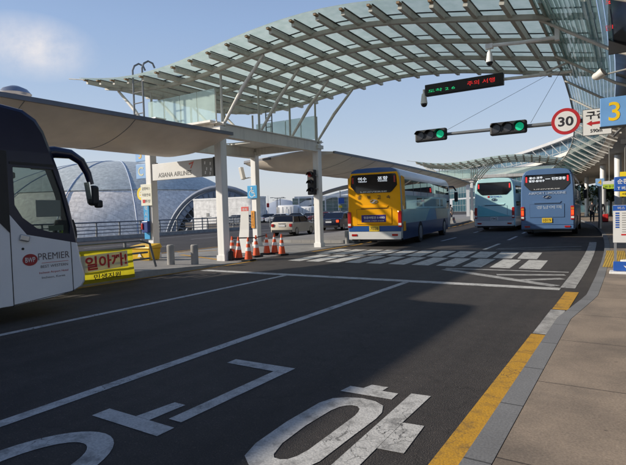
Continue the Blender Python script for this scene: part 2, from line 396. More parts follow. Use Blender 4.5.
# zebra crossing, two staggered rows
zr = []
for k in range(11):
    x = -2.52 - k * .73
    zr.append([(x, 13.72), (x + .52, 13.68), (x + .40, 15.92), (x - .12, 15.96)])
    if x < -2.6 or k == 0: zr.append([(x - .50, 16.28), (x + .06, 16.22), (x - .12, 18.5), (x - .72, 18.55)])
markpoly('zebra_crossing', M['paint'], *zr)
def seg(a, b, w):
    a, b = Vector(a), Vector(b); d = (b - a).normalized(); n = Vector((-d.y, d.x)) * w / 2
    return [tuple(a + n), tuple(a - n), tuple(b - n), tuple(b + n)]
markpoly('hatched_area', M['paint_worn'], seg((-4.25, 13.15), (-1.32, 13.28), .17), seg((-4.2, 12.95), (-1.32, 10.95), .26),
         seg((-2.75, 12.3), (-1.34, 12.75), .24), seg((-2.05, 11.6), (-1.32, 12.1), .24), seg((-4.4, 19.6), (-1.6, 20.2), .12), seg((-4.4, 19.9), (-1.7, 21.6), .12), z=.0045)
# lettering painted on the lanes (built as flat paint on the asphalt)
def ring(c, ro, ri, n=40, p=2.0):
    mb = []
    def pt(r, a):
        ca, sa = math.cos(a), math.sin(a)
        return (c[0] + r[0] * math.copysign(abs(ca) ** (2 / p), ca), c[1] + r[1] * math.copysign(abs(sa) ** (2 / p), sa))
    for i in range(n):
        a, b = 2 * math.pi * i / n, 2 * math.pi * (i + 1) / n
        mb.append([pt(ro, a), pt(ro, b), pt(ri, b), pt(ri, a)])
    return mb
markpoly('lane_lettering', M['paint'], *ring((-3.34, 1.62), (.43, .64), (.25, .46)), [(-3.75, 2.42), (-2.96, 2.42), (-2.96, 2.585), (-3.75, 2.585)],
         [(-3.41, 2.588), (-3.25, 2.588), (-3.23, 2.95), (-3.36, 2.95)], [(-3.13, 2.68), (-2.99, 2.68), (-2.965, 4.03), (-3.105, 4.03)], [(-3.74, 4.033), (-2.962, 4.033), (-2.96, 4.21), (-3.74, 4.18)])
D_out = [(-2.2, 2.51), (-2.25, 2.69), (-2.27, 3.09), (-2.25, 3.54), (-2.20, 3.68), (-2.10, 3.76), (-1.98, 3.8), (-1.85, 3.79), (-1.75, 3.73), (-1.70, 3.6), (-1.69, 3.47), (-1.71, 3.01), (-1.72, 2.69), (-1.77, 2.53), (-1.86, 2.44), (-1.98, 2.40), (-2.1, 2.43)]
D_in = [(-2.04, 2.62), (-2.085, 2.78), (-2.1, 3.10), (-2.08, 3.44), (-2.055, 3.54), (-2.02, 3.59), (-1.98, 3.62), (-1.93, 3.62), (-1.89, 3.58), (-1.87, 3.52), (-1.86, 3.44), (-1.865, 3.08), (-1.87, 2.78), (-1.89, 2.67), (-1.92, 2.61), (-1.96, 2.585), (-2.01, 2.585)]
n = len(D_out)
markpoly('lane_lettering', M['paint'], *[[D_out[i], D_out[(i + 1) % n], D_in[(i + 1) % n], D_in[i]] for i in range(n)],
         [(-2.23, 3.865), (-1.745, 3.89), (-1.75, 4.045), (-2.21, 4.02)], [(-2.08, 4.03), (-1.90, 4.04), (-1.89, 4.15), (-2.05, 4.14)],
         [(-1.65, 4.1), (-1.48, 4.12), (-1.485, 3.50), (-1.47, 2.55), (-1.63, 2.55)], [(-1.482, 3.50), (-1.32, 3.52), (-1.29, 3.05), (-1.475, 3.03)])
mb = MB()
for r in range(2):
    strip(mb, -.62, -.12, 13.75, 18.6, .103) if r == 0 else None
struct(obj('tactile_paving', mb, bricky('yellow tactile paving', (.58, .36, .05), (.62, .40, .06), (.30, .19, .03), .055, 3.0, ms=.013, offset=0)))

# ------------------------------------------------------------------ world, sun, camera
SUN_DIR = Vector((1.8, 1.15, -1.0)).normalized()      # direction in which the light travels
to = -SUN_DIR; el = math.asin(to.z); az = math.atan2(to.x, to.y)
w = bpy.data.worlds.new('World'); SC.world = w; w.use_nodes = True; nt = w.node_tree
bg = nt.nodes['Background']; sky = nt.nodes.new('ShaderNodeTexSky'); sky.sky_type = 'NISHITA'; sky.sun_disc = False
sky.sun_elevation = el; sky.sun_rotation = az; sky.air_density = 1.0; sky.dust_density = .7; sky.ozone_density = 1.2; sky.altitude = 20
tc = nt.nodes.new('ShaderNodeTexCoord')
# a small soft cloud low in the sky ahead-left
cn = nt.nodes.new('ShaderNodeTexNoise'); cn.inputs['Scale'].default_value = 8; cn.inputs['Detail'].default_value = 10; cn.inputs['Roughness'].default_value = .62; cn.inputs['Distortion'].default_value = .15
link(nt, tc.outputs['Generated'], cn.inputs['Vector'])
CL = Vector((-.840, .464, .284)).normalized()
ds = nt.nodes.new('ShaderNodeVectorMath'); ds.operation = 'SUBTRACT'; link(nt, tc.outputs['Generated'], ds.inputs[0]); ds.inputs[1].default_value = CL
sc_ = nt.nodes.new('ShaderNodeVectorMath'); sc_.operation = 'MULTIPLY'; link(nt, ds.outputs[0], sc_.inputs[0]); sc_.inputs[1].default_value = (9, 9, 18)
ln = nt.nodes.new('ShaderNodeVectorMath'); ln.operation = 'LENGTH'; link(nt, sc_.outputs[0], ln.inputs[0])
fr = ramp(nt, ln.outputs['Value'], [(0.15, (1, 1, 1)), (1.0, (0, 0, 0))])
sm = nt.nodes.new('ShaderNodeMath'); sm.operation = 'MULTIPLY'; link(nt, fr.outputs[0], sm.inputs[0])
cr = ramp(nt, cn.outputs['Fac'], [(0.30, (0, 0, 0)), (0.60, (.95, .95, .95))]); link(nt, cr.outputs[0], sm.inputs[1])
cm = nt.nodes.new('ShaderNodeMix'); cm.data_type = 'RGBA'; link(nt, sm.outputs[0], cm.inputs[0]); 
sx_ = nt.nodes.new('ShaderNodeSeparateXYZ'); link(nt, tc.outputs['Generated'], sx_.inputs[0])
gr = ramp(nt, sx_.outputs['Z'], [(0.0, (.66, .67, .71)), (.07, (.60, .65, .74)), (.165, (.475, .585, .75)), (.34, (.33, .465, .72)), (.65, (.10, .18, .40)), (1.0, (.06, .11, .28))])
hz = nt.nodes.new('ShaderNodeVectorMath'); hz.operation = 'SCALE'; link(nt, gr.outputs[0], hz.inputs[0]); hz.inputs['Scale'].default_value = 11.0
hm = nt.nodes.new('ShaderNodeMix'); hm.data_type = 'RGBA'; hm.inputs[0].default_value = .75; link(nt, sky.outputs[0], hm.inputs[6]); link(nt, hz.outputs[0], hm.inputs[7])
link(nt, hm.outputs[2], cm.inputs[6]); cm.inputs[7].default_value = (8.6, 8.3, 8.4, 1)
link(nt, cm.outputs[2], bg.inputs['Color']); bg.inputs['Strength'].default_value = .10
sl = bpy.data.lights.new('sun', 'SUN'); sl.energy = 5.0; sl.angle = R(.9); sl.color = (1, .91, .78)
so = bpy.data.objects.new('sun', sl); COL.objects.link(so); so.rotation_euler = SUN_DIR.to_track_quat('-Z', 'Y').to_euler(); so.location = (-60, -20, 60)
cam = bpy.data.cameras.new('camera'); co = bpy.data.objects.new('camera', cam); COL.objects.link(co); SC.camera = co
cam.sensor_width = 36; cam.lens = 36 * 503.115 / 626; cam.clip_end = 6000; cam.clip_start = .05
yaw, pitch, roll = R(32.614), R(-2.3806), R(-1.6553)
f = Vector((-math.sin(yaw) * math.cos(pitch), math.cos(yaw) * math.cos(pitch), math.sin(pitch)))
r_ = Vector((math.cos(yaw), math.sin(yaw), 0)); u_ = r_.cross(f); c_, s_ = math.cos(roll), math.sin(roll)
r2, u2 = c_ * r_ + s_ * u_, -s_ * r_ + c_ * u_
co.matrix_world = Matrix.Translation((0, 0, 1.62)) @ Matrix((r2, u2, -f)).transposed().to_4x4()
SC.view_settings.view_transform = 'Standard'; SC.view_settings.look = 'None'; SC.view_settings.exposure = 0
SC.cycles.max_bounces = 6; SC.cycles.transparent_max_bounces = 10; SC.cycles.diffuse_bounces = 3; SC.cycles.glossy_bounces = 3; SC.cycles.caustics_reflective = False; SC.cycles.caustics_refractive = False
SC.cycles.use_denoising = True

# ------------------------------------------------------------------ big wave canopy over the road
PROF = [(-18.3, 7.07), (-17.5, 6.92), (-16.7, 6.79), (-15.9, 6.69), (-15.1, 6.635), (-14.3, 6.62), (-13.5, 6.645), (-12.7, 6.70), (-11.9, 6.79), (-11.1, 6.89), (-10.3, 6.98),
        (-9.5, 7.05), (-8.7, 7.10), (-7.9, 7.115), (-7.1, 7.09), (-6.3, 7.02), (-5.5, 6.91), (-4.7, 6.77), (-3.9, 6.61), (-3.1, 6.45), (-2.3, 6.29), (-1.5, 6.13), (-.7, 5.97)]
def prof(x):
    for (a, za), (b, zb) in zip(PROF, PROF[1:]):
        if x <= b: return za + (zb - za) * (x - a) / (b - a)
    return PROF[-1][1]
OX, OY = -14.0, 16.0
def portal(label, loc, rz):
    t = thing('wave_canopy', label, 'canopy', loc, rz, 'wave canopies over the bus road')
    P = lambda x, y, z: (x - OX, y - OY, z)
    mb = MB(); xs = [PROF[0][0] + (PROF[-1][0] - PROF[0][0]) * i / 60 for i in range(61)]
    mb.loft([[P(x, 11.95, prof(x) + .03), P(x, 20.05, prof(x) + .03), P(x, 20.05, prof(x) + .05), P(x, 11.95, prof(x) + .05)] for x in xs])
    obj('glass_roof', mb, M['roofglass'], t)
    for y in (13.15, 15.2, 17.25, 19.35):
        mb = MB(); mb.rectsweep([P(x, y, prof(x) - .09) for x in xs], .13, .12, (0, 1, 0)); obj('arch_rib', mb, M['rib'], t)
    for i in range(22):
        x = -18.1 + i * .82
        mb = MB(); z = prof(x); sl_ = math.atan((prof(x + .1) - prof(x - .1)) / .2)
        rot = Euler((0, -sl_, 0)).to_matrix()
        mb.box(P(x, 16.08, z - .075), (.11, 7.84, .16), rot); pu = obj('purlin', mb, M['rib'], t)
        mb = MB(); mb.box(P(x, 12.09, z - .03), (.085, .16, .055), rot); obj('end_cap', mb, M['rust'], pu)
    mb = MB()
    for i in range(22):
        x = -18.1 + i * .82; z = prof(x); sl_ = math.atan((prof(x + .1) - prof(x - .1)) / .2); rot = Euler((0, -sl_, 0)).to_matrix()
        for o_ in (-.07, .07): mb.box(P(x + o_, 16.05, prof(x + o_) + .018), (.035, 7.85, .02), rot)
    for y in (13.15, 15.2, 17.25, 19.35):
        mb.rectsweep([P(x, y - .10, prof(x) + .026) for x in xs], .05, .02, (0, 1, 0))
    obj('glazing_seal', mb, M['dark'], t)
    mb = MB(); mb.tube([P(-19.2, 12.1, 7.25), P(-18.2, 12.1, 7.05)], .02); obj('tip_rod', mb, M['rib'], t)
    for x in (-12.05, -15.65):
        for y in (13.05, 19.35):
            mb = MB(); mb.box(P(x, y, 2.33), (.30, .30, 4.64), bev=.02); mb.box(P(x, y, .10), (.36, .36, .2)); c = obj('column', mb, M['white'], t)
            mb = MB(); mb.box(P(x, y, 4.50), (.44, .44, .16)); mb.cyl(P(x - .25, y, 4.72), P(x + .25, y, 4.72), .07); obj('pin_joint', mb, M['cream'], c)
        mb = MB(); mb.box(P(x, 16.2, 4.52), (.26, 6.0, .40)); mb.box(P(x, 16.2, 4.735), (.34, 6.9, .03)); mb.box(P(x, 16.2, 4.305), (.34, 6.0, .03)); obj('long_beam', mb, M['cream'], t)
    for y in (13.05, 19.35):
        mb = MB(); mb.box(P(-13.85, y, 4.60), (3.3, .22, .30)); obj('cross_beam', mb, M['cream'], t)
    mb = MB(); mb.box(P(-13.85, 18.55, 4.79), (3.5, 2.1, .07)); obj('deck_plate', mb, M['cream'], t); mb = MB(); mb.box(P(-13.85, 13.1, 4.79), (3.5, .9, .07)); obj('deck_plate', mb, M['cream'], t)
    for y in (13.2, 15.25, 17.3, 19.3):
        mb = MB(); mb.cyl(P(-12.05, y, 4.7), P(-12.05, y, prof(-12.05) - .3), .045, seg=10); obj('post', mb, M['rib'], t)
        mb = MB(); mb.cyl(P(-15.65, y, 4.7), P(-15.65, y, prof(-15.65) - .3), .045, seg=10); obj('post', mb, M['rib'], t)
        for x0, x1 in ((-12.0, -10.15), (-15.7, -17.6)):
            mb = MB(); mb.tube([P(x0, y, 4.72), P((x0 + x1) / 2, y, (4.72 + prof(x1)) / 2), P(x1, y, prof(x1) - .22)], [.05, .07, .05], 10); obj('strut', mb, M['cream'], t)
    for y, x0, x1 in ((13.0, -15.6, -12.15), (19.5, -15.6, -12.1)):
        for k in range(4):
            a = x0 + (x1 - x0) * k / 4; b = x0 + (x1 - x0) * (k + 1) / 4 - .03
            mb = MB(); mb.box(P((a + b) / 2, y, 5.43), (b - a, .016, 1.05)); gl = obj('balustrade_panel', mb, M['balu'], t)
            mb = MB(); mb.box(P(b + .015, y + .03, 5.36), (.03, .04, 1.1)); obj('baluster', mb, M['rib'], gl)
    for k in range(4):
        a = 13.3 + 6 * k / 4; b = a + 1.46
        mb = MB(); mb.box(P(-11.92, (a + b) / 2 + 2.9 if False else (a + b) / 2, 5.30), (.016, b - a, .0)) if False else None
    mb = MB()
    for dx in (0, .34): mb.tube([P(-14.3 + dx, 18.6, 4.8), P(-14.3 + dx, 18.6, 6.3)], .03, 6)
    for k in range(5): mb.tube([P(-14.3, 18.6, 5.0 + .28 * k), P(-13.96, 18.6, 5.0 + .28 * k)], .018, 6)
    obj('roof_ladder', mb, M['galv'], t)
    mb = MB(); mb.tube([P(-15.65, 13.05, 4.72), P(-13.9, 14.4, 4.3), P(-12.05, 15.8, 4.45)], .02, 6); mb.tube([P(-15.65, 19.3, 5.0), P(-13.9, 17.5, 5.3), P(-12.05, 15.0, 4.75)], .02, 6); obj('tie_rod', mb, M['rib'], t)
    return t
pc = portal('nearest great wave shaped glass canopy spanning the bus road', (OX, OY, 0), 0)
far = dup(pc); YF = 60.5; far.location = (OX + cx(YF) + 1.0, YF, 0); far.rotation_euler = (0, 0, hd(YF) * .8)
far['label'] = 'smaller looking distant wave canopy behind the yellow and teal buses'

# ------------------------------------------------------------------ long boat-hull canopies above the island
def hull(label, y0, y1, taper0, taper1):
    t = thing('platform_canopy', label, 'canopy', (0, 0, 0), 0, 'long beige canopies along the island')
    ys = yrange(y0, y1, 1.3); rings = []
    if taper1: ys = [y for y in ys if y < y1 - 2.0] + [y1 - 2.0, y1 - 1.5, y1 - 1.1, y1 - .7, y1 - .35, y1 - .12, y1]
    if taper0: ys = [y0, y0 + .12, y0 + .35, y0 + .7, y0 + 1.1, y0 + 1.5] + [y for y in ys if y > y0 + 2]
    def k(y):
        q = 1.0
        if taper1: q = min(q, (y1 - y) / .7)
        if taper0: q = min(q, (y - y0) / .7)
        return math.sqrt(max(0, 1 - (1 - min(1, q)) ** 2))
    N = 18
    def section(y):
        xr, xl = -11.22, -17.0; kk = k(y); c = (xr + xl) / 2; hw = (xr - xl) / 2
        xl = xl + (1 - kk) * 2.2 + (1.7 * min(1, max(0, (y - 4.5) / 4.0)) if taper1 and not taper0 else 0)
        pts = []
        for i in range(N + 1):
            s = i / N; x = xr + (xl - xr) * s; d = math.sin(math.pi * s) ** .8
            pts.append((x + cx(y), y, 4.21 - (.56 * kk + .02) * d))
        return pts
    for y in ys:
        p = section(y); rings.append(p + [(p[-1][0], y, 4.30), ((p[0][0] + p[-1][0]) / 2, y, 4.48), (p[0][0], y, 4.30)])
    obj('shell', MB().loft(rings), M['hull'], t, auto=True)
    for e, off in ((0, .04), (-1, -.04)):
        mb = MB()
        rr = []
        for y in ys:
            p = section(y)[e]; rr.append([(p[0] - off, y, 4.215), (p[0] + off * 1.6, y, 4.215), (p[0] + off * 1.6, y, 4.32), (p[0] - off, y, 4.32)])
        mb.loft(rr); obj('gutter', mb, M['gutter'], t)
    y = y0 + 1.9
    while y < y1 - 1.5:
        mb = MB(); mb.tube([(a, b, c - .0) for a, b, c in section(y)], .012, 5, caps=True); y += 2.9; obj('panel_seam', mb, M['gutter'], t)
    return t
hull('long beige hull shaped canopy over the near island, ending at the front column', -22, 12.75, False, True)
hull('long beige hull shaped canopy over the far island, behind the yellow bus', 19.75, 57, True, True)

# things hung on or standing on the near hull
t = thing('access_ladder', 'tall roof ladder with hooked grab rails on top of the beige canopy', 'ladder', (-15.15, 12.2, 4.5))
for x in (-.26, .26):
    mb = MB(); mb.tube([(x, 0, -.1), (x, 0, 2.45), (x + .03, .06, 2.62), (x + .1, .2, 2.72), (x + .17, .34, 2.66), (x + .2, .4, 2.5)], .035, 8); obj('side_rail', mb, M['galv'], t)
for k in range(6):
    mb = MB(); mb.tube([(-.26, 0, .1 + .38 * k), (.26, 0, .1 + .38 * k)], .022, 6); obj('rung', mb, M['galv'], t)
t = thing('roof_cabinet', 'small grey metal cabinet on the canopy roof beside the glass balustrade', 'cabinet', (-14.35, 12.2, 4.5))
mb = MB(); mb.box((0, 0, .28), (.62, .4, .5), bev=.01); obj('housing', mb, M['grey'], t); mb = MB(); mb.box((0, 0, .545), (.7, .48, .035)); obj('lid', mb, M['steel'], t)
t = thing('flood_lamp', 'dish shaped silver lamp on the edge of the beige canopy', 'lamp', (-13.9, 7.2, 4.5))
mb = MB(); mb.loft([[(math.cos(a) * r, math.sin(a) * r, z) for a in [2 * math.pi * i / 20 for i in range(20)]] for r, z in ((.1, .38), (.36, .42), (.40, .48), (.30, .60), (.12, .68), (.02, .70))]); obj('shade', mb, M['steel'], t, auto=True)
mb = MB(); mb.tube([(0, 0, .05), (0, 0, .42)], .05); mb.tube([(-.45, -.1, .0), (-.2, 0, .45)], .03); obj('stem', mb, M['steel'], t)

def dome_cam(label, loc, stem=.25, s=1.0):
    t = thing('security_camera', label, 'camera', loc)
    mb = MB(); mb.cyl((0, 0, stem * s), (0, 0, .10 * s), .035 * s); mb.cyl((0, 0, .16 * s), (0, 0, -.16 * s), .07 * s, .115 * s, 16); obj('housing', mb, M['white'], t, auto=True)
    mb = MB(); mb.sph((0, 0, -.17 * s), .105 * s); obj('dome', mb, M['blackglass'], t, smooth=True)
    return t
dome_cam('black dome camera under the beige canopy above the white coach', (-13.7, 8.5, 3.88), .1, .55)
t = thing('exit_sign', 'small green strip sign under the beige canopy above the white coach', 'sign', (-13.45, 9.0, 3.86))
mb = MB(); mb.box((0, 0, 0), (.95, .06, .16)); obj('panel', mb, mat('pale green sign', (.25, .42, .28), .4), t)
mb = MB(); mb.box((-.30, 0, .13), (.03, .03, .16)); obj('hanger', mb, M['grey'], t); mb = MB(); mb.box((.30, 0, .13), (.03, .03, .16)); obj('hanger', mb, M['grey'], t)
text('출구 EXIT', (0, -.033, 0), .09, M['signwhite'], t, bold=.02)

# ------------------------------------------------------------------ signs on the island columns
t = thing('airline_sign', 'white hanging sign board with grey airline lettering and a red emblem between two columns', 'sign', (-13.85, 13.0, 3.28))
mb = MB(); mb.box((-.32, 0, 0), (2.62, .12, .62)); obj('panel', mb, M['signwhite'], t, bevel=.006)
mb = MB(); mb.box((1.29, 0, 0), (.60, .13, .63)); gp = obj('end_panel', mb, M['grey'], t, bevel=.006)
text('ASIANA AIRLINES', (-.40, -.064, -.13), .17, mat('grey letters', (.13, .13, .13), .5), t, width=1.75, bold=.014)
mb = MB(); mb.prism([(.42, .02), (.48, .02), (.62, .26), (.36, .20), (.37, .15), (.53, .185)], ply(-.062), ply(-.066)); obj('emblem', mb, mat('coral emblem', (.70, .17, .12), .5), t)
mb = MB()
for a, b in ((1.14, .16), (1.40, .12), (1.22, -.05), (1.42, -.08), (1.16, -.18), (1.38, -.22)): mb.prism([(a - .02, b - .05), (a + .03, b - .06), (a + .05, b + .04), (a - .01, b + .06)], ply(-.066), ply(-.07))
obj('pictogram', mb, M['reflect'], gp)
mb = MB(); mb.box((-1.5, .06, .33), (.1, .06, .06)); mb.box((1.62, .04, 0), (.06, .3, .66)); mb.box((1.62, .03, .1), (.25, .04, .06)); obj('bracket', mb, M['dark'], t)
def square_sign(label, loc, w, h, body, m_panel, m_text, cat='sign', hh=None):
    t = thing('hanging_sign', label, cat, loc); mb = MB(); mb.box((0, 0, 0), (w, .10, h)); obj('panel', mb, m_panel, t, bevel=.008)
    text(body, (0, -.056, 0), hh or h * .62, m_text, t, bold=.015)
    mb = MB(); mb.box((w / 2 + .06, .02, h * .3), (.14, .05, .05)); obj('bracket', mb, M['grey'], t); mb = MB(); mb.box((w / 2 + .06, .02, -h * .3), (.14, .05, .05)); obj('bracket', mb, M['grey'], t)
    return t
gold = mat('gold numeral', (.75, .45, .03), .45)
square_sign('pale blue square sign with a yellow 3, upper of two on the island column', (-16.16, 13.02, 4.03), .56, .54, '3', M['skyblue'], gold)
square_sign('pale blue square sign with a pale C, lower of two on the island column', (-16.16, 13.02, 3.37), .56, .56, 'C', M['skyblue'], mat('pale yellow', (.62, .60, .40), .5))
t = thing('round_sign', 'round yellow sign with a white 6 behind the notice on the column', 'sign', (-16.05, 12.86, 2.50))
mb = MB(); mb.cyl((0, 0, 0), (0, .03, 0), .25, seg=28); obj('disc', mb, M['signyellow'], t); text('6', (-.05, -.004, 0), .28, M['signwhite'], t, bold=.02)
mb = MB(); mb.box((.2, .05, 0), (.3, .03, .04)); obj('bracket', mb, M['grey'], t)
t = thing('notice_board', 'white notice with rows of Korean text on the island column', 'notice', (-15.72, 12.84, 2.44))
mb = MB(); mb.box((0, 0, 0), (.62, .03, .82)); obj('panel', mb, mat('ivory board', (.75, .74, .62), .5), t, bevel=.006)
for k, (s, m_) in enumerate((('공항버스', M['ink']), ('이용안내', M['ink']), ('정류장', M['ink']))): text(s, (0, -.018, .24 - .24 * k), .12, m_, t, width=.46, bold=.01)
mb = MB(); mb.box((-.14, -.018, -.24), (.14, .006, .13)); obj('red_mark', mb, M['red'], t)
t = thing('pillar_sign', 'tall narrow light blue sign strip on the island column', 'sign', (-15.78, 12.86, 1.42))
mb = MB(); mb.box((0, 0, 0), (.30, .04, 1.35)); obj('panel', mb, M['cyan'], t, bevel=.005)
text('택\n시\n안\n내', (0, -.024, .18), .85, M['signwhite'], t, width=.16)
t = thing('call_box', 'dark blue and red call box fixed to the blue column strip', 'telephone', (-15.72, 12.76, 1.22))
mb = MB(); mb.box((0, 0, 0), (.34, .14, .44), bev=.03); obj('housing', mb, mat('dark blue box', (.02, .05, .22), .4), t)
mb = MB(); mb.box((-.12, -.09, .02), (.08, .05, .24), bev=.02); obj('handset', mb, M['red'], t)
t = thing('grit_box', 'yellow plastic grit box behind the barrier rail on the island', 'box', (-15.0, 12.1, .045), R(6))
mb = MB(); mb.loft([[(-.42, -.25, .0), (.42, -.25, 0), (.42, .25, 0), (-.42, .25, 0)], [(-.47, -.29, .42), (.47, -.29, .42), (.47, .29, .42), (-.47, .29, .42)]]); obj('bin', mb, M['yellowbox'], t, bevel=.02)
mb = MB(); mb.loft([[(-.51, -.33, .425), (.51, -.33, .425), (.51, .33, .425), (-.51, .33, .425)], [(-.48, -.30, .50), (.48, -.30, .50), (.46, .30, .58), (-.46, .30, .58)]]); obj('lid', mb, M['yellowbox'], t, bevel=.02)
mb = MB(); mb.prism([(-.1, .12), (.1, .12), (0, .30)], ply(-.292), ply(-.30)); obj('mark', mb, M['signwhite'], t)

# barrier rail along the island kerb with the protest banner hung on it
t = thing('barrier_rail', 'low steel barrier rail along the island kerb behind the banner', 'barrier', (-11.22, 0, .17))
for y in (3.2, 5.0, 6.8, 8.4): 
    mb = MB(); mb.box((0, y, .38), (.05, .06, .86)); obj('post', mb, M['galv'], t)
mb = MB(); mb.tube([(0, 8.9, .8), (0, 9.2, .70), (0, 9.38, .05)], .032, 8); obj('end_post', mb, M['galv'], t)
for z in (.30, .47, .64, .80):
    mb = MB(); mb.tube([(0, 3.2, z), (0, 8.95 + (.8 - z) * .5, z)], .026, 8); obj('rail', mb, M['galv'], t)
t = thing('banner', 'yellow cloth banner with red Korean letters hung on the island barrier', 'banner', (-10.93, 0, 0))
mb = MB(); rows = [(1.0, 0), (.9, .005), (.45, .012), (.0, .03)]
gy = [5.6 + i * .2 for i in range(15)]
def bz(y, s): 
    top = .82 - .02 * math.sin((y - 5.6) * 3.3) ; bot = .06; return bot + (top - bot) * s
mb.loft([[(.012 * math.sin(y * 7 + s * 3) + .02 * (1 - s), y + (.0 if s > .9 else .03 * (1 - s)), bz(y, s)) for s in (1, .85, .7, .5, .3, .15, 0)] for y in gy], closed=False, caps=False)
bo = obj('cloth', mb, M['banner'], t, smooth=True)
mb = MB(); mb.box((.035, 7.35, .54), (.004, 1.75, .40), Euler((R(2), 0, 0)).to_matrix()); obj('print_field', mb, cloth('white banner print', (.80, .79, .76), (.86, .85, .82)), t)
text('일아까!', (.041, 7.62, .55), .33, mat('red print', (.72, .05, .04), .7), t, '+x', width=1.15, bold=.03, tilt=R(2))
text('민생지원', (.05, 7.62, .20), .13, M['ink'], t, '+x', width=.75, bold=.02)

def bollard(loc, label):
    t = thing('bollard', label, 'bollard', loc, 0, 'grey bollards on the island')
    mb = MB(); mb.cyl((0, 0, 0), (0, 0, .60), .115, .115, 20); obj('post', mb, M['concrete'], t, auto=True)
    mb = MB(); mb.cyl((0, 0, .60), (0, 0, .63), .115, .09, 20); obj('cap', mb, M['concrete'], t); return t
b0 = bollard((-12.15, 10.75, .09), 'left one of two short grey bollards beside the yellow banner')
for loc, lb in (((-11.58, 11.2, .07), 'right one of two short grey bollards beside the yellow banner'), ((-11.85, 21.6, .0), 'grey bollard beside the left edge of the yellow bus')):
    b = dup(b0); b.location = loc; b['label'] = lb

# traffic cones
def cone():
    t = thing('traffic_cone', 'c', 'cone', (0, 0, 0), 0, 'orange traffic cones on the island')
    mb = MB(); mb.box((0, 0, .03), (.38, .38, .06), bev=.02); obj('base', mb, M['rubber'], t)
    rr = lambda z: .135 - (z - .06) * .148
    def band(z0, z1, e=0):
        m_ = MB(); m_.cyl((0, 0, z0), (0, 0, z1), rr(z0) + e, rr(z1) + e, 24); return m_
    obj('body', band(.06, .80), M['orange'], t, auto=True)
    for a, b in ((.34, .46), (.58, .66)): obj('reflective_band', band(a, b, .003), M['reflect'], t, auto=True)
    return t
cpos = [(-12.32, 13.78, 'orange cone half hidden behind the front white column'), (-11.81, 13.54, 'second orange cone from the front white column'),
        (-11.09, 13.21, 'front orange cone standing nearest the road, third from the column'), (-11.80, 14.51, 'fourth orange cone from the front column, set back behind the bar'),
        (-12.08, 15.50, 'left cone of the three orange cones by the crossing'), (-11.90, 15.77, 'middle cone of the three orange cones by the crossing'), (-11.25, 15.36, 'right cone of the three orange cones by the crossing')]
c0 = cone()
for i, (x, y, lb) in enumerate(cpos):
    c = c0 if i == 0 else dup(c0); c.location = (x, y, .008); c['label'] = lb; c.rotation_euler = (0, 0, random.uniform(-.4, .4))
mb = MB(); mb.tube([(-12.32, 13.78, .74), (-11.80, 14.51, .72), (-12.08, 15.5, .76)], .022, 8); tag(obj('cone_bar', mb, M['charcoal']), 'dark bar linking the tops of the orange cones', 'bar')
t = thing('fire_extinguisher', 'small black canister at the foot of the front white column', 'extinguisher', (-11.78, 13.1, .006))
mb = MB(); mb.cyl((0, 0, 0), (0, 0, .3), .09); mb.cyl((0, 0, .3), (0, 0, .36), .09, .03); obj('canister', mb, M['dark'], t, auto=True)
mb = MB(); mb.cyl((0, 0, .36), (0, 0, .42), .03); mb.box((.03, 0, .41), (.1, .03, .02)); obj('valve', mb, M['charcoal'], t)

t = thing('standing_banner', 'white and red standing banner behind the orange cones', 'banner', (-13.1, 15.5, 0), R(4))
mb = MB(); mb.loft([[(-.18 - .16 * (1 - s), -.02 - .16 * (1 - s) ** 2, .06 + 1.84 * s), (.18 + .02 * (1 - s), -.02 - .16 * (1 - s) ** 2, .06 + 1.84 * s), (.18 + .02 * (1 - s), -.16 * (1 - s) ** 2, .06 + 1.84 * s), (-.18 - .16 * (1 - s), -.16 * (1 - s) ** 2, .06 + 1.84 * s)] for s in (0, .15, .3, .5, 1)]); obj('sheet', mb, M['signwhite'], t)
mb = MB(); mb.box((0, -.025, 1.60), (.36, .006, .58)); obj('red_field', mb, mat('coral red', (.72, .12, .11), .5), t)
for k, s in enumerate(('주차', '금지', '구역')): text(s, (0, -.032, 1.78 - .18 * k), .11, M['signwhite'], t, width=.24, bold=.02)
text('견인지역', (.0, -.05, 1.15), .09, M['grey'], t, width=.26)
mb = MB(); mb.tube([(0, .05, .0), (0, .05, 1.9)], .015); mb.tube([(-.25, .2, .0), (0, .05, .1), (.25, .2, 0)], .015); obj('stand', mb, M['galv'], t)
t = thing('wheelchair_sign', 'blue wheelchair sign on the rear left column of the near canopy', 'sign', (-15.68, 19.13, 2.66))
mb = MB(); mb.box((0, 0, 0), (.60, .03, .62)); obj('panel', mb, M['cyan'], t, bevel=.01)
mb = MB(); mb.cyl((-.03, -.018, .20), (-.03, -.024, .20), .05); mb.bar((-.03, -.02, .14), (-.01, -.02, -.04), .05, .006, (0, 1, 0)); mb.bar((-.01, -.02, -.04), (.12, -.02, -.05), .045, .006, (0, 1, 0)); mb.bar((.12, -.02, -.05), (.18, -.02, -.22), .045, .006, (0, 1, 0)); mb.bar((-.03, -.02, .06), (.10, -.02, .05), .035, .006, (0, 1, 0))
for i in range(16):
    a, b = R(100 + 16 * i), R(100 + 16 * (i + 1)); mb.bar((-.02 + .16 * math.cos(a), -.02, -.09 + .16 * math.sin(a)), (-.02 + .16 * math.cos(b), -.02, -.09 + .16 * math.sin(b)), .035, .006, (0, 1, 0))
obj('pictogram', mb, M['signwhite'], t)
t = thing('column_sign', 'narrow orange sign on the rear left column below the wheelchair sign', 'sign', (-15.72, 19.16, 1.32))
mb = MB(); mb.box((0, 0, 0), (.2, .03, .84)); obj('panel', mb, mat('orange sign', (.75, .30, .02), .45), t); text('흡\n연\n금\n지', (0, -.018, 0), .7, M['ink'], t, width=.10)
t = thing('bracket_camera', 'tilted beige camera housing on the rear left column', 'camera', (-16.1, 19.2, 3.6))
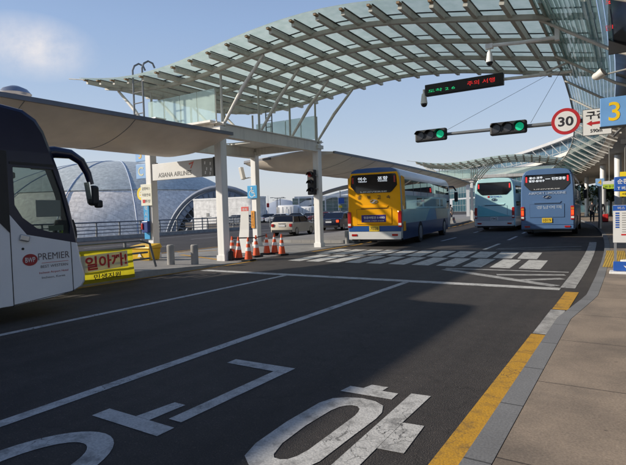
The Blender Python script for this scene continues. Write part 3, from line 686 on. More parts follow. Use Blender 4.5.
mb = MB(); mb.box((-.20, -.05, .0), (.16, .22, .62), Euler((0, R(-14), 0)).to_matrix(), .02); obj('housing', mb, M['cream'], t); mb = MB(); mb.tube([(.32, .1, -.2), (0, 0, -.25), (-.18, 0, -.1)], .03); obj('arm', mb, M['cream'], t)
# pedestrian-side traffic signal on the rear right column
t = thing('traffic_signal', 'black upright traffic signal on the rear right white column', 'traffic light', (-12.17, 19.05, 2.93))
mb = MB(); mb.box((0, 0, 0), (.36, .22, 1.12), bev=.03); obj('housing', mb, M['dark'], t)
for k, m_ in enumerate((M['lens_red_off'], M['lens_off'], M['lens_off'])):
    z = .36 - .36 * k; mb = MB(); mb.cyl((-.02, -.112, z), (-.02, -.13, z), .12, seg=20); l = obj('lens', mb, m_, t)
    mb = MB(); mb.loft([[(-.02 + math.cos(a) * .14, -.11, z + math.sin(a) * .14) for a in [R(-10 + 200 * i / 12) for i in range(13)]], [(-.02 + math.cos(a) * .135 + .1, -.40, z - .05 + math.sin(a) * .13) for a in [R(-10 + 200 * i / 12) for i in range(13)]]], closed=False, caps=False); obj('visor', mb, M['dark'], l)
mb = MB(); mb.box((.16, .05, .3), (.2, .1, .06)); obj('bracket', mb, M['steel'], t); mb = MB(); mb.box((.16, .05, -.3), (.2, .1, .06)); obj('bracket', mb, M['steel'], t)

# ------------------------------------------------------------------ overhead signal mast, speed limit sign, led board, cameras on the right
t = thing('signal_mast', 'right hand steel mast with a long grey arm carrying green lights', 'signal mast', (-.05, 15.0, .098))
mb = MB(); mb.cyl((0, 0, 0), (0, 0, 6.4), .13, .10, 20); mb.cyl((0, 0, 0), (0, 0, .06), .26, .26, 20); obj('pole', mb, M['white'], t, auto=True)
mb = MB(); mb.tube([(0, 0, 3.68), (-2.0, 0, 3.70), (-5.0, 0, 3.73)], [.065, .055, .045], 12); obj('arm', mb, M['galv'], t, auto=True)
mb = MB(); mb.tube([(-2.35, 0, 3.78), (-1.65, 1.0, 5.4)], .005, 6); obj('guy_wire', mb, M['charcoal'], t); mb = MB(); mb.tube([(-4.75, 0, 3.82), (-1.65, 1.0, 5.4)], .005, 6); obj('guy_wire', mb, M['charcoal'], t)
mb = MB()
for z, a in ((3.45, .2), (3.68, .26), (3.9, .22)): mb.box((-.1, -.1, z), (.5, a, .06))
mb.tube([(-.4, -.1, 3.2), (-.1, -.15, 3.5), (0, -.12, 3.9)], .04); obj('clamp', mb, M['charcoal'], t)
def signal(label, x, z):
    t = thing('overhead_signal', label, 'traffic light', (x, 14.93, z), 0, 'green traffic lights on the overhead arm')
    mb = MB(); mb.box((0, 0, 0), (.98, .16, .36), bev=.05); obj('housing', mb, M['dark'], t)
    for k, m_ in enumerate((M['lens_off'], M['lens_off'], M['signal_green'])):
        xx = -.31 + .31 * k; mb = MB(); mb.cyl((xx, -.082, 0), (xx, -.095, 0), .112, seg=24); l = obj('lens', mb, m_, t)
        A = [R(20 + 140 * i / 12) for i in range(13)]
        mb = MB(); mb.loft([[(xx + math.cos(a) * .14, -.08, math.sin(a) * .14) for a in A], [(xx + math.cos(a) * .14, -.26, math.sin(a) * .14) for a in A]], closed=False, caps=False); obj('visor', mb, M['dark'], l)
    mb = MB(); mb.box((0, .1, -.05), (.10, .14, .12)); obj('bracket', mb, M['galv'], t)
    return t
signal('left green traffic light at the tip of the overhead arm', -5.2, 3.83)
signal('right green traffic light beside the 30 sign', -2.97, 3.80)
t = thing('speed_limit_sign', 'round red and white 30 speed limit sign on the overhead arm', 'traffic sign', (-1.52, 14.85, 3.80))
mb = MB(); mb.cyl((0, 0, 0), (0, .02, 0), .345, seg=48); obj('rim', mb, M['signred'], t, bevel=.003); mb = MB(); mb.cyl((0, -.006, 0), (0, .0, 0), .262, seg=48); obj('face', mb, M['signwhite'], t)
text('30', (0, -.012, 0), .25, M['ink'], t, width=.36, bold=.02); mb = MB(); mb.box((0, .06, 0), (.12, .08, .16)); obj('bracket', mb, M['galv'], t)
t = thing('distance_sign', 'white rectangular sign with red arrow and Korean letters beside the 30', 'traffic sign', (-.80, 14.84, 3.70))
mb = MB(); mb.box((0, 0, 0), (.66, .02, .68)); obj('border', mb, M['charcoal'], t); mb = MB(); mb.box((0, -.013, 0), (.63, .006, .65)); obj('face', mb, M['signwhite'], t)
text('구간', (-.02, -.02, .18), .21, M['ink'], t, width=.46, bold=.025); text('590m', (-.02, -.02, -.22), .09, M['ink'], t, bold=.02)
mb = MB(); mb.prism([(-.24, -.03), (-.12, .04), (-.12, .0), (.20, .02), (.20, -.05), (-.12, -.06), (-.12, -.1)], ply(-.017), ply(-.022)); obj('arrow', mb, M['signred'], t)
mb = MB(); mb.box((0, .06, 0), (.12, .09, .16)); obj('bracket', mb, M['galv'], t)
t = thing('hanging_sign', 'blue square sign with a yellow 3 over the right pavement', 'sign', (-.27, 12.0, 3.47))
mb = MB(); mb.box((0, 0, 0), (.64, .10, .58)); obj('panel', mb, mat('blue bay sign', (.16, .36, .68), .4), t, bevel=.01); text('3', (-.07, -.056, .0), .38, mat('yellow numeral', (.85, .55, .01), .4), t, bold=.008)
mb = MB(); mb.box((0, 0, -.305), (.66, .12, .03)); obj('trim', mb, M['dark'], t); mb = MB(); mb.box((.62, .03, .1), (.62, .06, .06)); mb.cyl((.95, .03, -3.37), (.95, .03, .9), .06); obj('post', mb, M['grey'], t)
t = thing('led_board', 'long black message board with green and red led letters over the road', 'message board', (-4.93, 17.5, 5.79))
mb = MB(); mb.box((0, 0, 0), (2.65, .22, .39), bev=.02); obj('housing', mb, M['dark'], t); mb = MB(); mb.box((0, -.113, 0), (2.54, .006, .31)); obj('screen', mb, bricky('led matrix', (.02, .014, .013), (.025, .016, .014), (.004, .004, .004), .03, .03, ms=.006, offset=0, rot=(R(90), 0, 0), rough=.5), t)
text('도착 2 6', (-.72, -.119, -.05), .11, M['led_green'], t, width=.95); text('주의 서행', (.62, -.119, .0), .15, M['led_red'], t, width=.90)
mb = MB(); mb.tube([(1.28, .05, 0), (3.32, .05, -.09)], .05, 10); mb.tube([(2.5, .05, .0), (3.35, .05, .24)], .035, 8); mb.box((2.5, .05, -.03), (.2, .13, .13)); obj('arm', mb, M['white'], t)
dome_cam('white dome camera hanging from the left end of the message board', (-6.31, 17.45, 5.52), .3, 1.08)
t = thing('camera_arm', 'long white arm reaching out from the kerbside roof with a camera', 'arm', (-1.55, 13.5, 5.66))
mb = MB(); mb.tube([(0, 0, -.04), (-.85, 0, .0), (-1.65, 0, .08)], .045, 10); mb.box((-1.57, 0, .05), (.18, .12, .12)); mb.box((.0, 0, .08), (.10, .14, .40)); obj('tube', mb, M['white'], t)
dome_cam('white dome camera hanging under the long white arm', (-3.12, 13.5, 5.44), .3, .80)
t = thing('wall_speaker', 'pale horn shaped fitting under the roof edge above the 3 sign', 'speaker', (-.66, 12.5, 4.34))
mb = MB(); mb.sph((0, 0, 0), .11, (1, .8, .75)); mb.cyl((0, -.02, .0), (.11, -.06, .06), .08, .10, 16); obj('housing', mb, M['cream'], t, auto=True); mb = MB(); mb.tube([(.05, 0, .0), (.7, -.25, .02), (1.34, -.47, -.1)], .018); obj('stem', mb, M['grey'], t)
t = thing('route_sign', 'blue route sign with white Korean letters on the right pavement post', 'sign', (-.12, 13.0, 0))
mb = MB(); mb.box((.02, .06, 1.75), (.10, .10, 3.3)); obj('post', mb, M['white'], t)
mb = MB(); mb.box((0, 0, 2.03), (.52, .06, .32)); pn = obj('panel', mb, M['blue'], t, bevel=.02); text('순환', (-.09, -.033, 2.09), .11, M['signwhite'], pn, bold=.02); text('T rodd'[:1] + ' 버스', (-.08, -.033, 1.94), .08, M['signwhite'], pn, bold=.02)
for z, h in ((2.245, .10), (1.81, .11)): mb = MB(); mb.box((.05, .0, z), (.40, .05, h)); obj('yellow_panel', mb, M['signyellow'], t)
text('셔틀 타는곳', (.02, -.028, 1.81), .05, M['ink'], t)
mb = MB(); mb.box((.05, 0, 2.75), (.2, .22, .24), Euler((R(25), 0, 0)).to_matrix(), .02); mb.box((.02, -.02, 2.95), (.3, .1, .1)); obj('floodlight', mb, M['charcoal'], t)
t = thing('timetable_stand', 'white bus timetable board with blue header on a steel stand', 'timetable', (-.14, 12.63, .098))
for x in (-.21, .30): mb = MB(); mb.box((x, 0, .74), (.05, .05, 1.48)); obj('leg', mb, M['steel'], t)
mb = MB(); mb.box((.04, -.03, 1.07), (.58, .03, .80)); pn = obj('board', mb, M['signwhite'], t); mb = MB(); mb.box((.04, -.047, 1.41), (.58, .01, .11)); obj('header', mb, M['blue'], pn)
text('버스 시간표', (.02, -.056, 1.41), .06, M['signwhite'], pn, width=.36)
mb = MB()
for k in range(7): mb.box((-.17, -.047, 1.30 - .05 * k), (.07, .006, .03))
obj('blue_column', mb, M['blue'], pn)
mb = MB()
for k in range(9):
    for j in range(3): mb.box((-.05 + .1 * j, -.046, 1.30 - .05 * k), (.07, .005, .014))
obj('timetable_rows', mb, M['grey'], pn); mb = MB(); mb.box((.0, -.047, .84), (.20, .006, .03)); obj('red_line', mb, M['red'], pn)
mb = MB(); mb.box((.04, -.01, .16), (.58, .08, .20)); fp = obj('foot_panel', mb, M['blue'], t, bevel=.01)
mb = MB(); mb.prism([(-.06, .18), (.0, .16), (.06, .18), (.02, .13), (-.02, .13)], ply(-.052), ply(-.056)); obj('emblem', mb, M['signwhite'], fp)
mb = MB(); mb.box((.04, 0, .025), (.72, .34, .05), bev=.01); obj('base', mb, M['white'], t)

# ------------------------------------------------------------------ kerbside glass roof edge and terminal
def bent(name, m, sections, y0, y1, parent, st=3.0, auto=False):
    """closed (x, z) section swept along the curved kerb line"""
    mb = MB(); mb.loft([[(x + cx(y), y, z) for x, z in sections] for y in yrange(y0, y1, st)]); return obj(name, mb, m, parent, auto=auto)
t = thing('kerbside_canopy', 'blue green louvred glass roof edge along the terminal kerb', 'canopy')
OUT, INN = (-1.90, 6.16), (-.36, 5.19)
lg = glassy('louvre glass', (.22, .40, .42), .5, .06, .3)
mb = MB(); NL = 15
for k in range(NL):
    s0, s1 = k / NL, (k + .9) / NL
    a = (OUT[0] + (INN[0] - OUT[0]) * s0, OUT[1] + (INN[1] - OUT[1]) * s0 - .05 * math.sin(s0 * 3.1)); b = (OUT[0] + (INN[0] - OUT[0]) * s1, OUT[1] + (INN[1] - OUT[1]) * s1 - .03 - .05 * math.sin(s1 * 3.1))
    mb.loft([[(a[0] + cx(y), y, a[1]), (b[0] + cx(y), y, b[1]), (b[0] + cx(y), y, b[1] + .012), (a[0] + cx(y), y, a[1] + .012)] for y in yrange(-12, 150, 3)])
obj('glass_louvres', mb, lg, t)
bent('outer_lip', M['rib'], [(-1.94, 6.12), (-1.88, 6.12), (-1.88, 6.19), (-1.94, 6.19)], -12, 150, t)
bent('dark_soffit', mat('dark blue soffit glass', (.02, .03, .045), .1), [(-.35, 5.18), (.10, 4.95), (.10, 5.0), (-.35, 5.23)], -12, 150, t)
bent('ceiling', mat('pale ceiling panels', (.45, .43, .40), .6), [(.11, 4.97), (6, 4.6), (6, 4.75), (.11, 5.05)], -12, 150, t)
y = 2.8
while y < 150:
    mb = MB(); mb.tube([(OUT[0] + cx(y), y, OUT[1] - .06), (INN[0] + cx(y), y, INN[1] - .13), (.1 + cx(y), y, 4.86)], .042, 8); rb = obj('roof_rib', mb, M['cream'], t)
    y += 3.55
# columns along the pavement carrying it
for k, y in enumerate(yrange(30, 140, 10)):
    c = thing('pavement_column', 'white round column along the far pavement', 'column', (2.0 + cx(y) - (1.2 if k < 3 else 0), y, .098), 0, 'round columns along the far pavement')
    mb = MB(); mb.cyl((0, 0, 0), (0, 0, 4.75), .22, .22, 20); obj('shaft', mb, M['white'], c, auto=True); mb = MB(); mb.cyl((0, 0, 0), (0, 0, .25), .27, .27, 20); obj('base', mb, M['steel'], c, auto=True)
led = thing('led_sign', 'dark strip with small red led letters on the kerbside roof edge', 'message board', (-.42, 13.0, 5.3))
mb = MB(); mb.box((.25, .1, .35), (.62, .06, 1.5)); obj('panel', mb, M['dark'], led)
text('도착', (.02, .066, .75), .14, M['led_red'], led, bold=.02); text('안내', (-.0, .066, .18), .13, M['led_red'], led, bold=.02)

tb = thing('terminal_building', 'long white roofed glass terminal building curving away behind the blue bus', 'building')
M['roofgrey'] = mat('pale grey roof sheeting', (.50, .50, .50), .5, var=.08, scale=.3)
tg = bricky('terminal curtain wall glass', (.035, .085, .115), (.05, .12, .15), (.32, .34, .35), 2.4, 1.7, ms=.07, rough=.08, rot=(R(90), 0, R(90)), offset=0, bmp=0, fine=2)
tg2 = bricky('clerestory glass', (.04, .10, .16), (.06, .14, .20), (.30, .32, .33), 4.8, 2.2, ms=.10, rough=.08, rot=(R(90), 0, R(90)), offset=0, bmp=0, fine=2)
A, B = 55, 330
bent('roof', M['roofgrey'], [(14.5, 16.8), (50, 19.0), (50, 19.7), (14.5, 17.2)], A, B, tb, 6)
bent('roof_edge', M['roofgrey'], [(14.0, 16.6), (14.49, 16.6), (14.49, 17.35), (14.0, 17.3)], A, B, tb, 6)
bent('clerestory', tg2, [(16.0, 13.9), (16.4, 13.9), (16.4, 16.85), (16.0, 16.85)], A, B, tb, 6)
bent('lower_roof', M['roofgrey'], [(6.0, 10.6), (16.0, 13.6), (16.0, 13.88), (6.0, 10.95)], A, B, tb, 6)
bent('lower_roof_edge', M['cream'], [(5.75, 10.45), (5.99, 10.45), (5.99, 11.1), (5.75, 11.1)], A, B, tb, 6)
bent('curtain_wall', tg, [(8.8, 5.2), (9.2, 5.2), (9.2, 11.4), (8.8, 11.4)], A, B, tb, 6)
bent('ground_floor_wall', tg, [(8, 0), (8.4, 0), (8.4, 4.6), (8, 4.6)], 20, 200, tb, 6)
for y in yrange(90, 318, 6):
    mb = MB(); mb.bar((14.1 + cx(y), y, 16.4), (16.0 + cx(y), y, 14.2), .12, .16); mb.bar((6.0 + cx(y), y, 10.5), (15.9 + cx(y), y, 13.45), .15, .3); obj('roof_truss', mb, M['roofgrey'], tb)

t = thing('footbridge', 'pale grey footbridge crossing high between the far island and the terminal', 'bridge', (cx(84), 84, 0), hd(84))
mb = MB(); mb.box((-9, 0, 6.3), (22, 2.6, .45)); obj('deck', mb, M['cream'], t); mb = MB(); mb.box((-9, -1.28, 7.0), (22, .05, .9)); obj('glass_side', mb, M['balu'], t)
for x in (-19.5, -12.2): mb = MB(); mb.box((x, 0, 3.03), (.5, .5, 6.06)); obj('pier', mb, M['white'], t)
mb = MB(); mb.box((-9, -1.28, 7.48), (22, .08, .07)); obj('handrail', mb, M['steel'], t)

# ------------------------------------------------------------------ railing along the outer edge of the road
RX = -32.2
rt = thing('bridge_railing', 'grey steel railing on a low concrete parapet along the outer road edge', 'railing')
def rx(y): return RX + cx(y)
bent('parapet', M['concrete'], [(RX - .18, 0), (RX + .18, 0), (RX + .14, .28), (RX - .14, .28)], -10, 42, rt, 2)
for z in (.50, .74, 1.0, 1.28):
    mb = MB(); mb.tube([(rx(y), y, z) for y in yrange(-10, 42, 2)], .055 if z > 1.2 else .036, 6); obj('rail', mb, M['galv'], rt)
for y in yrange(-10, 42, 2):
    mb = MB(); mb.prism([(-.12, .28), (.02, .28), (.06, .8), (.02, 1.28), (-.06, 1.28), (-.02, .8)], lambda u, v: (rx(y) + u, y - .05, v), lambda u, v: (rx(y) + u, y + .05, v)); obj('post', mb, M['galv'], rt)
mb = MB()
rt2 = thing('bridge_railing', 'grey steel railing of the far car park behind the parked cars', 'railing')
pa, pb = Vector((-35.2, 44, 0)), Vector((-110, 104, 0)); dv = pb - pa
for z in (.4, .8, 1.2):
    mb = MB(); mb.tube([pa + Vector((0, 0, z)), pb + Vector((0, 0, z))], .05, 6); obj('rail', mb, M['galv'], rt2)
for k in range(40):
    mb = MB(); p = pa + dv * k / 39; mb.box((p.x, p.y, .6), (.08, .08, 1.2)); obj('post', mb, M['galv'], rt2)
# far railing line in front of the car park
rt3 = thing('bridge_railing', 'grey steel fence behind the white hatchback and the black sedan', 'railing')
for z in (.5, .85, 1.2):
    mb = MB(); mb.tube([(rx(y) + .4, y, z) for y in yrange(44.5, 110, 3)], .045, 6); obj('rail', mb, M['galv'], rt3)
for y in yrange(44.5, 110, 2.4):
    mb = MB(); mb.box((rx(y) + .4, y, .62), (.07, .07, 1.24)); obj('post', mb, M['galv'], rt3)

# ------------------------------------------------------------------ far buildings on the left
FV = Vector((-math.sin(yaw), math.cos(yaw), 0)); RV = Vector((math.cos(yaw), math.sin(yaw), 0))
def dirrot(): return yaw          # rotation that turns local +y into the viewing heading
def spot(lat, dep): return (RV * lat + FV * dep)
# silver dome shaped transport centre
silver = bricky('silver shingle panels', (.93, .85, .75), (.96, .89, .80), (.76, .70, .63), 1.7, 1.0, ms=.06, rough=.6, metal=0, bmp=0, fine=1)
dglass = bricky('dome roof glass', (.52, .56, .54), (.57, .61, .58), (.64, .65, .63), 5, 3, ms=.05, rough=.45, metal=0, bmp=0, fine=1)
dt = thing('dome_building', 'huge silver shell shaped domed building beyond the railing', 'building', spot(-62, 162) + Vector((0, 0, -8)), dirrot())
def ell(a, b, rx_, ry_, rz_, c=(0, 0, 0), p=2.0): return (c[0] + rx_ * math.cos(a) * math.cos(b), c[1] + ry_ * math.sin(a) * math.cos(b), c[2] + rz_ * math.sin(b))
mb = MB(); mb.loft([[ell(R(360 * i / 64), R(90 * j / 20), 45, 42, 27) for i in range(64)] for j in range(20)], caps=False); shell = obj('shell', mb, silver, dt, smooth=True)
mb = MB(); mb.loft([[ell(R(360 * i / 64), R(38 + 50 * j / 12), 45.25, 42.25, 27.2) for i in range(64)] for j in range(13)], caps=False); obj('glass_roof', mb, dglass, dt, smooth=True)
for a in (-70, -45, -20, 5):
    mb = MB(); mb.tube([ell(R(a - 90 + 20), R(8 + 80 * j / 16), 45.25, 42.25, 27.25) for j in range(17)], .16, 6); obj('roof_rib', mb, mat('pale blue grey steel', (.36, .43, .55), .5), dt)
bluegrey = mat('blue grey cladding', (.28, .32, .38), .6)
# arched vent hood at the right end
av = thing('arched_vent', 'arched ribbed hood at the right end of the silver dome', 'building', spot(-22.5, 124) + Vector((0, 0, -8)), dirrot())
av.scale = (.92, .92, .92)
mb = MB()
def arc(rx_, rz_, y, x0=0): return [(x0 + rx_ * math.cos(R(180 - 150 * i / 24)), y, rz_ * math.sin(R(180 - 150 * i / 24))) for i in range(25)]
mb.loft([[p for p in arc(15, 17.6, 0)], [p for p in arc(13.4, 16.2, -2)], [p for p in arc(12.4, 15.0, -2)], [p for p in arc(12.4, 15.0, 8)], [p for p in arc(15, 17.6, 8)]], closed=False, caps=False)
obj('hood', mb, bluegrey, av)
mb = MB(); mb.loft([arc(15.6, 18.2, -1.0), arc(15.0, 17.5, -2.3), arc(14.5, 16.9, -1.0)], closed=False, caps=False); obj('outer_arch', mb, mat('light steel arch', (.30, .33, .38), .6), av, smooth=True)
mb = MB(); mb.loft([arc(10.6, 13.0, -2.2), arc(10.0, 12.3, -3.2), arc(9.5, 11.7, -2.2)], closed=False, caps=False); obj('inner_arch', mb, mat('pale steel arch', (.34, .37, .42), .6), av, smooth=True)
for k in range(26):
    a = R(180 - 150 * k / 25)
    mb = MB(); mb.bar((13.9 * math.cos(a), -2.1, 16.4 * math.sin(a)), (10.5 * math.cos(a), -2.3, 12.9 * math.sin(a)), .22, .22, (0, 1, 0)); obj('slat', mb, mat('dark slat', (.12, .14, .17), .5) if k == 0 else bpy.data.materials['dark slat'], av)
mb = MB(); mb.loft([arc(14.2, 16.8, -1.2), arc(9.8, 12.2, -1.2)], closed=False, caps=False); obj('louvre_back', mb, M['charcoal'], av)
mb = MB(); mb.loft([arc(9.8, 12.2, -1.0), [(0, -1, 0)] * 25], closed=False, caps=False); obj('glazed_end', mb, dglass, av)
# white plain building with a rounded corner
wp = bricky('white cladding panels', (.84, .82, .78), (.86, .84, .80), (.62, .61, .58), 3.0, 1.5, ms=.03, rough=.5, rot=(R(90), 0, 0), offset=0, bmp=0, fine=1.5)
o = spot(-15.6, 88); wt = thing('plant_building', 'plain white panelled building with a rounded corner behind the railing', 'building', (o.x, o.y, -8), dirrot() * .15)
fp_ = [(-6.6, 3.0), (-6.6, 0), (5.2, 0)] + [(5.2 + 1.8 * math.sin(R(a)), 1.8 - 1.8 * math.cos(R(a))) for a in (15, 30, 45, 60, 75, 90)] + [(7.0, 3.0)]
mb = MB(); mb.prism(fp_, plz(0), plz(12.2)); obj('wall', mb, wp, wt, auto=True); mb = MB(); mb.prism([(a * 1.01, b * 1.01 - .05) for a, b in fp_], plz(12.21), plz(12.5)); obj('parapet', mb, M['white'], wt)
mb = MB(); mb.box((-3.4, -.03, 9.6), (.55, .06, .6)); obj('vent', mb, M['grey'], wt)
mb = MB(); mb.tube([(-2.2, -3, 0), (-2.2, -3, 9.2)], .10, 6); mb.tube([(-2.2, -3, 9.1), (-.2, -3, 9.3)], .06, 6); tag(obj('street_lamp', mb, M['galv']), 'slim dark pole with a short arm in front of the white panelled building', 'lamp post').matrix_world = Matrix.Translation((o.x, o.y, -8)) @ Matrix.Rotation(yaw * .15, 4, 'Z')
# two white box shaped kiosks / containers
def container(label, lat, dep, w_, h_):
    o = spot(lat, dep); t = thing('storage_container', label, 'container', (o.x, o.y, 0), dirrot() * .4, 'white boxes beyond the car park')
    mb = MB(); mb.box((0, 2, h_ / 2), (w_, 4, h_), bev=.5); obj('body', mb, M['white'], t, auto=True)
    mb = MB(); mb.box((w_ * .1, -.02, h_ * .42), (w_ * .16, .06, h_ * .62)); obj('door', mb, M['signwhite'], t)
    mb = MB()
    for k in range(4): mb.box((-w_ * .35 + k * w_ * .22, -.02, h_ * .5), (.06, .05, h_ * .75))
    obj('panel_rib', mb, M['grey'], t); return t
container('left and larger of two white boxy containers beyond the car park', -5.9, 109, 4.3, 3.2); container('right and lower of two white boxy containers beyond the car park', -1.75, 110, 3.6, 2.8)
# concourse with curved roof
o = spot(0, 230); ct = thing('concourse_building', 'far concourse with a curved grey roof and green glass wall', 'building', (o.x, o.y, 0), dirrot())
cr_ = [(-8, 4.2), (-3, 6.8), (2, 9.0), (8, 11.0), (14, 12.5), (22, 13.8), (32, 14.6), (45, 15.0), (60, 14.8)]
mb = MB(); mb.loft([[(x, 0, z), (x, 45, z), (x, 45, z + .5), (x, 0, z + .5)] for x, z in cr_]); obj('roof', mb, bricky('grey standing seam roof', (.30, .31, .33), (.33, .34, .36), (.2, .2, .22), 3, 40, ms=.05, rough=.4, metal=.4, bmp=0, fine=1), ct, auto=True)
mb = MB(); mb.loft([[(x, -.6, max(4, z - 3.6)), (x, -.6, z - 3.0 + 1.0 if z > 7 else z)] for x, z in cr_], closed=False, caps=False); mb.box((26, -.7, 8.2), (68, .4, .9)); obj('fascia', mb, M['white'], ct)
mb = MB(); mb.box((26, 1.5, 4), (70, .3, 8)); obj('glass_wall', mb, bricky('green glass wall', (.16, .24, .22), (.20, .28, .26), (.50, .52, .50), 3.2, 1.6, ms=.09, rough=.12, rot=(R(90), 0, 0), offset=0, bmp=0, fine=1), ct)
mb = MB(); mb.box((26, -2, .9), (80, .5, 1.8)); obj('plinth', mb, M['concrete'], ct)
for k in range(12):
    mb = MB(); mb.box((-6 + 6 * k, -.9, 4), (.5, .5, 8)); obj('pillar', mb, M['white'], ct)
# hazy hill
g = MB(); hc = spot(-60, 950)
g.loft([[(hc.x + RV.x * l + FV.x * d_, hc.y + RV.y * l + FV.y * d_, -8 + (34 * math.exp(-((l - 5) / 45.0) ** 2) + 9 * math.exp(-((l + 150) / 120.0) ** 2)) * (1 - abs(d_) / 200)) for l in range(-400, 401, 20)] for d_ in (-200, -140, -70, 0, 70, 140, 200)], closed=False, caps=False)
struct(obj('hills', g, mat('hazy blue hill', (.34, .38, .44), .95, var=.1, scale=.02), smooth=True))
# street lamps and flag pole beyond the cars
def lamp(label, lat, dep, h_):
    o = spot(lat, dep); t = thing('street_lamp', label, 'street lamp', (o.x, o.y, 0), dirrot(), 'thin street lamps beyond the car park')
    mb = MB(); mb.cyl((0, 0, 0), (0, 0, h_), .11, .07, 8); obj('pole', mb, M['galv'], t)
    for s in (-1, 1): mb = MB(); mb.tube([(0, 0, h_ - .1), (s * .9, 0, h_)], .05, 6); a = obj('arm', mb, M['galv'], t); mb = MB(); mb.box((s * 1.1, 0, h_), (.6, .25, .12)); obj('lamp_head', mb, M['grey'], a)
    return t
for lb, la, de, h_ in (('thin double armed lamp left of the white containers', -7.9, 125, 5.2), ('tall thin lamp just left of the first container', -6.9, 100, 4.6), ('distant thin lamp above the white hatchback', -13.5, 190, 6.4), ('short distant lamp left of the hazy hill', -20, 200, 6)): lamp(lb, la, de, h_)
o = spot(-8.6, 98); t = thing('marker_mast', 'striped red and white mast behind the white hatchback', 'mast', (o.x, o.y, 0), dirrot())
mb = MB(); mb.cyl((0, 0, 0), (0, 0, 5.0), .09, .06, 8); obj('pole', mb, M['white'], t)
mb = MB(); mb.box((0, -.1, 3.1), (.5, .06, .8)); obj('panel', mb, M['red'], t); mb = MB(); mb.box((0, -.1, .8), (.5, .06, .6)); obj('panel', mb, M['red'], t)
o = spot(3.9, 70); t = thing('direction_sign', 'small blue sign on a thin pole behind the black sedan', 'sign', (o.x, o.y, 0), dirrot())
mb = MB(); mb.cyl((0, 0, 0), (0, 0, 4.4), .07, .06, 8); obj('pole', mb, M['galv'], t); mb = MB(); mb.box((.15, -.08, 3.0), (.8, .05, .8)); obj('panel', mb, M['blue'], t); mb = MB(); mb.box((0, -.08, 2.2), (.5, .05, .3)); obj('panel', mb, M['signyellow'], t)

# ------------------------------------------------------------------ vehicles
def wheel(parent, x, y, r, w_, side):
    mb = MB(); mb.cyl((x - w_ / 2, y, r), (x + w_ / 2, y, r), r, r, 28); wh = obj('wheel', mb, M['rubber'], parent, bevel=.02)
    mb = MB(); xo = x + side * (w_ / 2 + .004); mb.cyl((xo, y, r), (xo - side * .05, y, r), r * .62, r * .58, 20); rim = obj('rim', mb, M['steel'], wh)
    return wh
BUS_SEC = [(1.235, .38), (1.25, .9), (1.25, 1.5), (1.235, 2.3), (1.20, 2.9), (1.15, 3.15), (1.05, 3.32), (.85, 3.41), (0, 3.46)]
def busbody(L=12.0, k=1.0):
    mb = MB(); rings = []
    for y, e, dz in ((-L / 2, .05, .03), (-L / 2 + .05, .015, .008), (-L / 2 + .16, 0, 0), (L / 2 - .9, 0, 0), (L / 2 - .35, .03, .05), (L / 2 - .1, .10, .16), (L / 2, .25, .5)):
        half = [(max(0, x - e) if x else 0, z - dz if z > 3.1 else z) for x, z in BUS_SEC]
        rings.append([(x, y, z) for x, z in half] + [(-x, y, z) for x, z in half[::-1][1:]])
    mb.loft(rings); return mb
